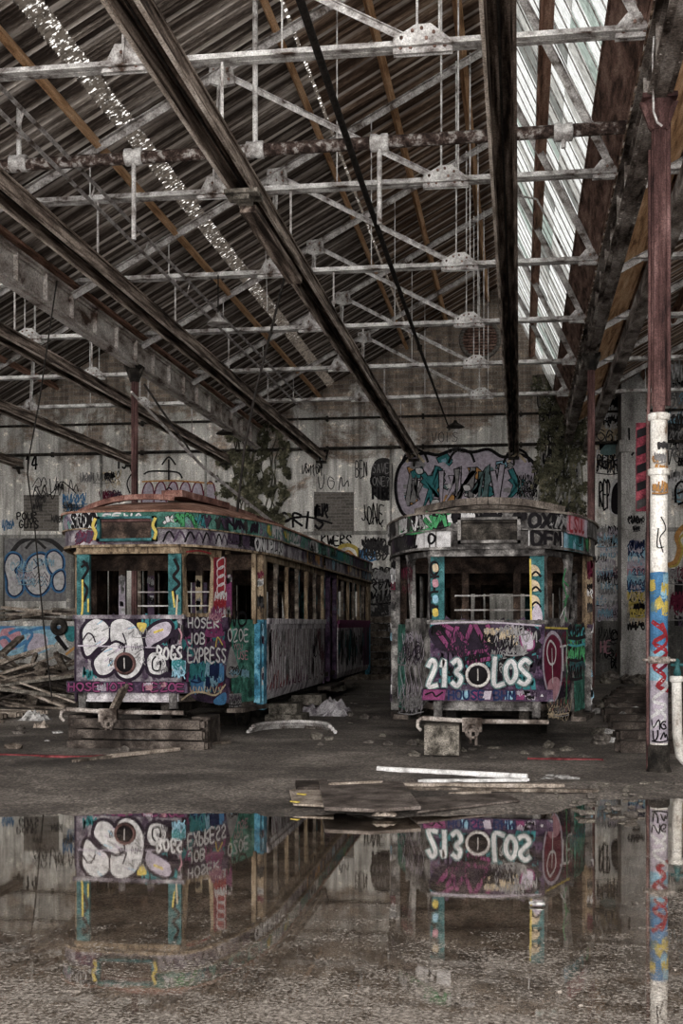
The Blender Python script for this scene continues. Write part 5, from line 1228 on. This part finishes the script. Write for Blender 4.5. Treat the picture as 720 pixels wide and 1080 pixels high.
def paint_left_side(c, P, y0, y1, k):
    if k == 0:
        for i in range(int((y1-y0)/.36)):
            y = y0 + .1 + i*.36; j = rng.uniform(-.05, .05)
            q = rng.choice([[(y,.7),(y+.1+j,1.5)], [(y,1.5),(y+.12,.75),(y+.26,1.5)], [(y,.68),(y+.05,1.45),(y+.25,1.2)], [(y+.2,1.5),(y,1.1),(y+.22,.7)]])
            c.stroke(q, .2, P['maroon'], sm=False); c.stroke(q, .14, P['white'], sm=False)
        c.scatter((y0, .65, y1, 1.5), 14, [P['black'], P['maroon'], P['violet'], P['grey']], (.2, .5), .022, ar=(.4, 1))
        for i in range(14): c.stroke([(y0+.25*i,.66),(y0+.25*i+.08,rng.uniform(.7,.9))], .05, P['magenta'] if i > 6 else P['red'])
    else:
        c.wild((y0, .68, y1-1.2, 1.5), 10, [P['grey'], P['charcoal'], P['lilac']], P['black'], .13)
        for i in range(8): c.stroke([(y1-1.1+i*.14,.66),(y1-1.06+i*.14,1.55)], .15, P['purple'] if i % 3 else P['magenta'], sm=False)
        c.scatter((y0, .65, y1, 1.5), 14, [P['black'], P['teal'], P['violet']], (.2, .5), .03, ar=(.4, 1))
tram(-4.97, 15.06, 1.0, 'left tram with rust-red roof and big white bubble letters across its front', True)
tram(-.385, 14.5, .96, 'right tram with grey roof and 213 sprayed in white on its purple front', False)
# ---------------------------------------------------------------- things lying about
def plank(p, q, w, h, mat, name='timber_plank', label='', cat='plank', group=None, up=(0,0,1), ends=True):
    m = MB(); p, q = V(p), V(q); k = 5; pts = [p.lerp(q, i/k) + V((0, 0, rng.uniform(-.006, .006))) for i in range(k+1)]
    m.bar(p, q, w, h, 0, up)
    d = (q-p).normalized(); x = d.cross(V(up)).normalized()
    if ends:   # splintered ends
        for e, sg in ((p, -1), (q, 1)):
            for t in (-.3, .15): m.bar(e + x*w*t, e + x*w*t + d*sg*rng.uniform(.02, .07), w*.28, h*.7, 0, up)
    return tag(m.build(name, mat), label, cat, group)
# stacked baulks under the front of the left tram
for k, (z, l) in enumerate(((.08, 'lowest'), (.21, 'middle'), (.34, 'topmost'))):
    a, b = onY(76+k, 770, 14.72), onY(217-k*3, 770, 14.72)
    plank((a.x, 14.72+.05*k, z), (b.x, 14.72+.03*k, z), .16, .11, 'old_timber_dark', 'timber_baulk', '%s of the grey baulks stacked across the front of the left tram' % l, 'timber', 'baulks under the left tram')
for u, l in ((84, 'left'), (214, 'right')):
    a = onY(u, 770, 15.1); m = MB(); m.box((a.x-.1, 14.95, 0), (a.x+.1, 15.6, .38)); m.box((a.x-.12, 15.0, .38), (a.x+.12, 15.5, .42)); tag(m.build('support_block', 'old_timber_dark'), '%s timber block holding up the front of the left tram' % l, 'block')
a, b = gnd(101, 786, .04), onY(130, 727, 14.85); plank(a, b, .13, .05, 'old_timber', label='weathered plank leaning against the front of the left tram')
a, b = gnd(80, 803, .04), gnd(240, 783, .05); plank(a, b, .09, .05, 'old_timber', label='long grey batten on the ground before the left tram')
a, b = gnd(118, 797, .06), gnd(187, 790, .07); plank(a, b, .07, .04, 'plywood_pale', label='short pale batten lying by the long grey batten')
m = MB(); m.tube([gnd(-30, 796, .03), gnd(30, 798, .03), gnd(80, 799.5, .03), gnd(125, 798, .03), gnd(160, 795, .03)], .028, 8); tag(m.build('hose', 'red_plastic'), 'red hose lying on the dirt at the lower left', 'hose')
m = MB(); m.bar(gnd(556, 800, .03), gnd(636, 801.5, .03), .07, .03); m.bar(gnd(556, 800, .05), gnd(636, 801.5, .05), .02, .02); tag(m.build('plastic_strip', 'red_plastic'), 'red strip on the ground in front of the right tram', 'strip')
# concrete block under the right tram and blocks beside the left tram
def block(u0, u1, vt, vb, y, dy, label, mat='concrete_block', name='concrete_block'):
    a, b = onY(u0, vt, y), onY(u1, vb, y); m = MB(); z0 = max(b.z, -.02); n = 4; vs = []
    m.box((a.x, y, z0), (b.x, y+dy, a.z)); m.box((a.x+.03, y-.02, z0+.02), (b.x-.03, y+.1, a.z-.03))
    for k in range(5): m.blob((rng.uniform(a.x, b.x), y-.01, rng.uniform(z0, a.z)), .035, (1,.4,1), 0, .4, k)
    return tag(m.build(name, mat, bevel=.012), label, 'block')
block(447, 484, 765, 797, 14.15, .45, 'rough concrete block under the front of the right tram')
block(283, 313, 742, 754, 19.0, .5, 'squared stone block beside the left tram, upper of two')
block(279, 318, 754, 762.5, 18.9, .7, 'wide stone slab beside the left tram, under the squared block')
block(307, 339, 733, 744, 20.6, .5, 'flat stone slab beside the middle of the left tram')
block(335, 362, 722, 729, 24.3, .4, 'small stone slab by the middle steps of the left tram')
# crumpled silver sheet
def crumple(name, c, rx, ry, h, mat, label, cat, n=14, seed=1):
    m = MB(); vs = []
    for j in range(n+1):
        for i in range(n+1):
            x, y = -1+2*i/n, -1+2*j/n; q = noise.noise(V((x*2.2, y*2.2, seed*3.3))); q2 = noise.noise(V((x*5, y*5, seed*1.7)))
            edge = max(0, 1 - max(abs(x), abs(y))**4)
            vs.append((c[0]+rx*(x+.15*q), c[1]+ry*(y+.2*q2), c[2] + .012 + h*edge*max(0, .35+.9*q+.35*q2)))
    m.add(vs, [(j*(n+1)+i, j*(n+1)+i+1, (j+1)*(n+1)+i+1, (j+1)*(n+1)+i) for j in range(n) for i in range(n)])
    return tag(m.build(name, mat), label, cat)
crumple('crumpled_sheet', gnd(342, 754, .03), .42, .5, .42, 'tram_silver', 'crumpled silvery sheet on the ground beside the left tram', 'sheet')
for k, (u, v, r, h, l) in enumerate(((150, 781, .2, .14, 'crumpled pale rag in front of the left tram near the leaning plank'), (172, 780, .16, .12, 'crumpled white paper before the right end of the baulks'), (92, 779, .22, .1, 'flattened white litter at the left foot of the left tram'),
      (590, 821, .2, .03, 'flat scrap of white plastic on the mud at right'), (405, 861, .1, .05, 'small yellowish scrap at the edge of the puddle'), (36, 760, .25, .2, 'pale crumpled bag on the ground at far left'), (44, 768, .12, .12, 'small buff carton on the dirt at far left'), (566, 955, .045, .02, 'pale leaf-like scrap standing out of the puddle at right'))):
    crumple('litter_scrap', gnd(u, v, .02 if k != 7 else .0), r, r*.8, h, 'litter' if k not in (4, 6) else 'plywood_pale', l, 'litter', 10, k+3)
m = MB()
for k in range(3):
    pts = []
    for i in range(25): t = math.pi*(.05+.95*i/24) ; pts.append(gnd(312, 772, .03) + V((.62*math.cos(t)*(1-.06*k), 1.0*math.sin(t)*(1-.06*k)-.4, .03+.04*k)))
    m.tube(pts, .03, 6)
tag(m.build('metal_hoop', 'steel_grey'), 'bent metal hoop lying on the dirt between the trams', 'hoop')
# plywood at the water's edge
def sheet(quad, z, t, mat, name, label):
    m = MB(); m.prism([gnd(u, v, z) for u, v in quad], (0, 0, t)); return tag(m.build(name, mat, bevel=.005), label, 'board')
sheet([(336,827),(424,827),(444,854),(392,857),(342,855)], .075, .03, 'plywood', 'plywood_sheet', 'large warped plywood sheet at the edge of the puddle')
sheet([(305,835),(350,832),(352,852),(309,850)], .04, .02, 'plywood_pale', 'plywood_sheet', 'pale broken board showing from under the big plywood sheet')
sheet([(311,827),(345,826),(344,834),(312,834)], .05, .035, 'old_timber_dark', 'timber_offcut', 'dark offcut behind the left end of the plywood sheet')
sheet([(420,845),(530,838),(548,846),(440,858)], .035, .02, 'plywood', 'plywood_sheet', 'muddy board half sunk beside the big plywood sheet')
for k, (u, v) in enumerate(((318, 837), (311, 845))):
    m = MB(); m.bar(gnd(u-4, v, .075), gnd(u+4, v+1, .075), .03, .012); tag(m.build('timber_splinter', 'p_yellow'), '%s of the two yellow splinters on the pale broken board' % ('upper', 'lower')[k], 'splinter')
m = MB(); m.tube([gnd(398, 811.5, .05), gnd(480, 815.5, .05), gnd(556, 819.5, .05)], .034, 10); m.tube([gnd(398, 811.5, .05), gnd(400, 811.6, .05)], .038, 10); tag(m.build('white_pole', 'white_pole'), 'long white pole lying on the mud before the right tram', 'pole')
plank(gnd(446, 823.5, .05), gnd(555, 822.5, .05), .05, .03, 'white_pole', label='thin white batten just below the long white pole')
plank(gnd(416, 828, .045), gnd(588, 828.5, .045), .08, .04, 'plywood_pale', label='long pale brown lath below the two white rods')
plank(gnd(428, 831.5, .04), gnd(625, 834, .04), .07, .03, 'old_timber', label='grey lath half in the mud, lowest of the strips before the right tram')
plank(gnd(480, 837, .03), gnd(512, 835.5, .03), .05, .03, 'plywood_pale', label='short pale stick on the muddy board')
plank(gnd(350, 827, .11), gnd(398, 825, .11), .05, .03, 'plywood_pale', label='thin pale stick along the top edge of the plywood sheet')
# sticks standing in the puddle's near edge
for k, (p, q) in enumerate((((228,1066),(246,1042)), ((246,1042),(318,1058)), ((268,1066),(296,1050)))):
    pass
# low graffiti wall and pile of broken timber at the left
mats, P = pal('wall_render'); m = MB(); y = 26.5
m.box((-17.5, y, -.1), (-8.6, y+.4, 1.62)); m.box((-17.5, y-.04, 1.55), (-8.6, y+.44, 1.66))
c = plane_canvas(m, (0, y, 0), (1,0,0), (0,-1,0), pxs=.0218, eps=.004)
c.fill([(-10,658),(30,656),(60,660),(60,676),(40,690),(-10,688)], P['sky'], True); c.fill([(2,664),(14,662),(22,668),(20,682),(8,686),(0,678)], P['pink'], True); c.fill([(28,672),(40,668),(50,672),(48,684),(32,690)], P['lilac'], True)
for q in ([(-4,676),(6,672),(16,682),(28,676)], [(10,668),(20,664),(34,668),(28,680),(26,690)], [(24,668),(44,662),(64,664)], [(4,690),(14,680)], [(0,662),(30,658),(66,660)]): c.stroke(q, 3.4, P['blue'], True)
c.stroke([(60,672),(70,684)], 5, P['black'], True); c.stroke([(63,670),(72,682)], 2, P['white'], True); c.fill([(68,662),(78,660),(78,676),(70,674)], P['teal'], True); c.stroke([(70,690),(80,682)], 2.5, P['orange'], True)
lw = m.build('low_wall', mats); tag(lw, 'low wall painted with blue graffiti at the far left', 'wall', kind='structure')
m = MB(); m.torus(onY(62, 661, y-.06), (0,1,0), .13, .08, 0, 18, 8); tag(m.build('old_tyre', 'dark_iron'), 'dark round tyre against the low blue-painted wall', 'tyre')
def pile(n, xr, yr, zr_, lr, label, group, steep=.35):
    for k in range(n):
        c = V((rng.uniform(*xr), rng.uniform(*yr), rng.uniform(*zr_))); L_ = rng.uniform(*lr); a = rng.choice([rng.uniform(-.3, .3), rng.uniform(-1.0, 1.0)]); b = rng.uniform(-steep, steep)
        d = V((math.cos(a), math.sin(a), b)).normalized()*L_/2
        lo = min(c.z-abs(d.z), 9); 
        if lo < .05: c.z += .05 - lo
        plank(c-d, c+d, rng.uniform(.05, .14), rng.uniform(.03, .07), rng.choice(['old_timber', 'old_timber_dark', 'old_timber', 'concrete_block', 'plywood_pale', 'old_timber_dark']), 'timber_plank', label, 'plank', group)
pile(84, (-12.3, -8.4), (20.8, 25.0), (.06, .75), (1.4, 3.6), 'broken grey plank in the timber heap left of the left tram', 'timber heap at the left')
pile(16, (-14.5, -10), (26.55, 26.85), (1.72, 2.05), (.9, 2.2), 'broken plank lying along the top of the low blue-painted wall', 'planks on the low wall', .12)
for k, (p, q, w) in enumerate((((2,690),(22,672),.14), ((32,744),(45,700),.22), ((45,700),(78,724),.12), ((0,688),(60,740),.1), ((60,690),(80,730),.13), ((18,748),(38,690),.08))):
    a, b = onY(p[0], p[1], 21.6+.2*k), onY(q[0], q[1], 22.4+.2*k)
    if min(a.z, b.z) < .05: (a if a.z < b.z else b).z = .05
    plank(a, b, w, .06, 'old_timber', 'timber_plank', 'slanting plank standing up out of the timber heap, %s one' % ORD[k], 'plank', 'timber heap at the left')
for k in range(5):
    plank((-13, 20.3-.35*k, .08+.02*k), (-8.1-.1*k, 19.9-.3*k, .08), .14, .08, 'old_timber' if k % 2 else 'plywood_pale', 'timber_plank', 'long low plank along the front of the timber heap, %s from the viewer' % ORD[4-k], 'plank', 'timber heap at the left')
# stacks of sleepers between the trams and at right
for k in range(9):
    plank((-6.0+.1*(k % 3), 33.6, .12+.2*k), (-3.5-.07*(k % 4), 33.6+.1*(k % 2), .12+.2*k), .28, .17, 'old_timber_dark' if k % 2 else 'old_timber', 'timber_sleeper', 'sleeper in the stack between the trams, %d courses up' % k if k else 'bottom sleeper of the stack between the trams', 'sleeper', 'stacked sleepers between the trams')
for k in range(10):
    y = 15.2 + k*1.45; x = 1.75 + rng.uniform(-.05, .05) + .012*k*k
    plank((x-.5, y, .1), (x+1.15+.05*k, y+rng.uniform(-.2, .3), .11), .26, .15, 'old_timber_dark', 'timber_sleeper', 'old sleeper on the ground in the right aisle, %s row back' % ('nearest','second','third','fourth','fifth','sixth','seventh','eighth','ninth','farthest')[k], 'sleeper', 'sleepers in the right aisle')
# loose rubble
def rubble(n, ur, vr, sz, label, group, mats=('rubble',), name='rubble_lump', cat='rubble'):
    for k in range(n):
        p = gnd(rng.uniform(*ur), rng.uniform(*vr)); r = rng.uniform(*sz); m = MB()
        q = (rng.uniform(.8, 1.5), rng.uniform(.7, 1.2), rng.uniform(.4, .8)); m.blob(p + V((0, 0, r*q[2]*.55 + .02)), r, q, 0, .55, k + int(ur[0]))
        tag(m.build(name, rng.choice(mats)), label, cat, group)
rubble(46, (628, 690), (720, 790), (.05, .16), 'lump of rubble strewn among the sleepers in the right aisle', 'rubble in the right aisle', ('rubble', 'rubble', 'concrete_block', 'litter'))
rubble(34, (408, 625), (785, 803), (.03, .09), 'small broken lump on the dirt along the front of the right tram', 'rubble before the right tram', ('rubble', 'concrete_block', 'rubble'))
rubble(40, (0, 240), (752, 796), (.03, .1), 'small broken lump on the dirt before the left tram', 'rubble before the left tram', ('rubble', 'litter', 'rubble', 'old_timber'))
rubble(34, (285, 405), (722, 790), (.03, .12), 'small broken lump in the passage between the trams', 'rubble between the trams', ('rubble', 'rubble', 'concrete_block'))
rubble(24, (590, 719), (822, 870), (.02, .05), 'small stone in the mud at the right of the puddle', 'stones in the mud at right', ('rubble', 'concrete_block'))
rubble(30, (0, 700), (806, 850), (.012, .035), 'small stone on the dry dirt behind the puddle', 'stones behind the puddle', ('rubble', 'concrete_block'))
rubble(20, (632, 692), (716, 722), (.1, .25), 'heaped rubble at the foot of the back wall at right', 'rubble by the back wall', ('rubble', 'concrete_block', 'old_timber_dark'))
# bent white standpipe with a teal tap
p = gnd(712, 812); x, y = p.x+.02, p.y
m = MB(); m.tube([V((x+.28, y+.1, .03)), V((x+.12, y+.05, .05)), V((x+.03, y, .16)), V((x, y, .4)), V((x-.01, y, 1.02))], .055, 12)
sp = tag(m.build('standpipe', 'column_white'), 'white bent standpipe with a teal tap beside the front column', 'pipe')
m = MB(); m.lathe((x-.01, y, .96), [(.058,0),(.075,.01),(.075,.06),(.058,.07)], 12); m.build('collar', 'column_white', sp)
m = MB(); m.lathe((x-.0, y, 1.03), [(.035,0),(.045,.03),(.03,.08),(.02,.13)], 10); m.tube([(x-.07, y, 1.15), (x+.07, y, 1.15)], .018, 8); m.lathe((x, y, 1.16), [(.03,0),(.03,.04),(.01,.06)], 8); m.build('tap', 'tram_teal', sp)
# ---------------------------------------------------------------- light, world, camera
w = bpy.data.worlds.new('sky'); SC.world = w; w.use_nodes = True; nt = w.node_tree; bg = nt.nodes['Background']
tc = nt.nodes.new('ShaderNodeTexCoord'); sp_ = nt.nodes.new('ShaderNodeSeparateXYZ'); nt.links.new(tc.outputs['Generated'], sp_.inputs[0])
# overcast sky: even overhead, brightest low down beyond the open front of the shed
fr_ = _math(nt, 'POWER', _math(nt, 'MAXIMUM', _math(nt, 'MULTIPLY', sp_.outputs[1], -1.0), 0.0), 6.0)
bg.inputs[0].default_value = (1, .975, .95, 1); nt.links.new(_math(nt, 'ADD', _math(nt, 'MULTIPLY', fr_, 4.0), 1.5), bg.inputs[1])
cam = bpy.data.cameras.new('camera'); co = bpy.data.objects.new('camera', cam); COL.objects.link(co); SC.camera = co
cam.sensor_fit = 'VERTICAL'; cam.sensor_height = 36; cam.lens = F/1080*36; cam.shift_y = (HY-540)/1080
co.location = EYE; co.rotation_euler = (math.pi/2, 0, TH); cam.clip_start = .05; cam.clip_end = 200
SC.view_settings.view_transform = 'Standard'; SC.view_settings.look = 'None'; SC.view_settings.gamma = 1; SC.view_settings.use_curve_mapping = False
SC.view_settings.exposure = 0.9
for o in SC.objects:
    if '_o' in o: del o['_o']
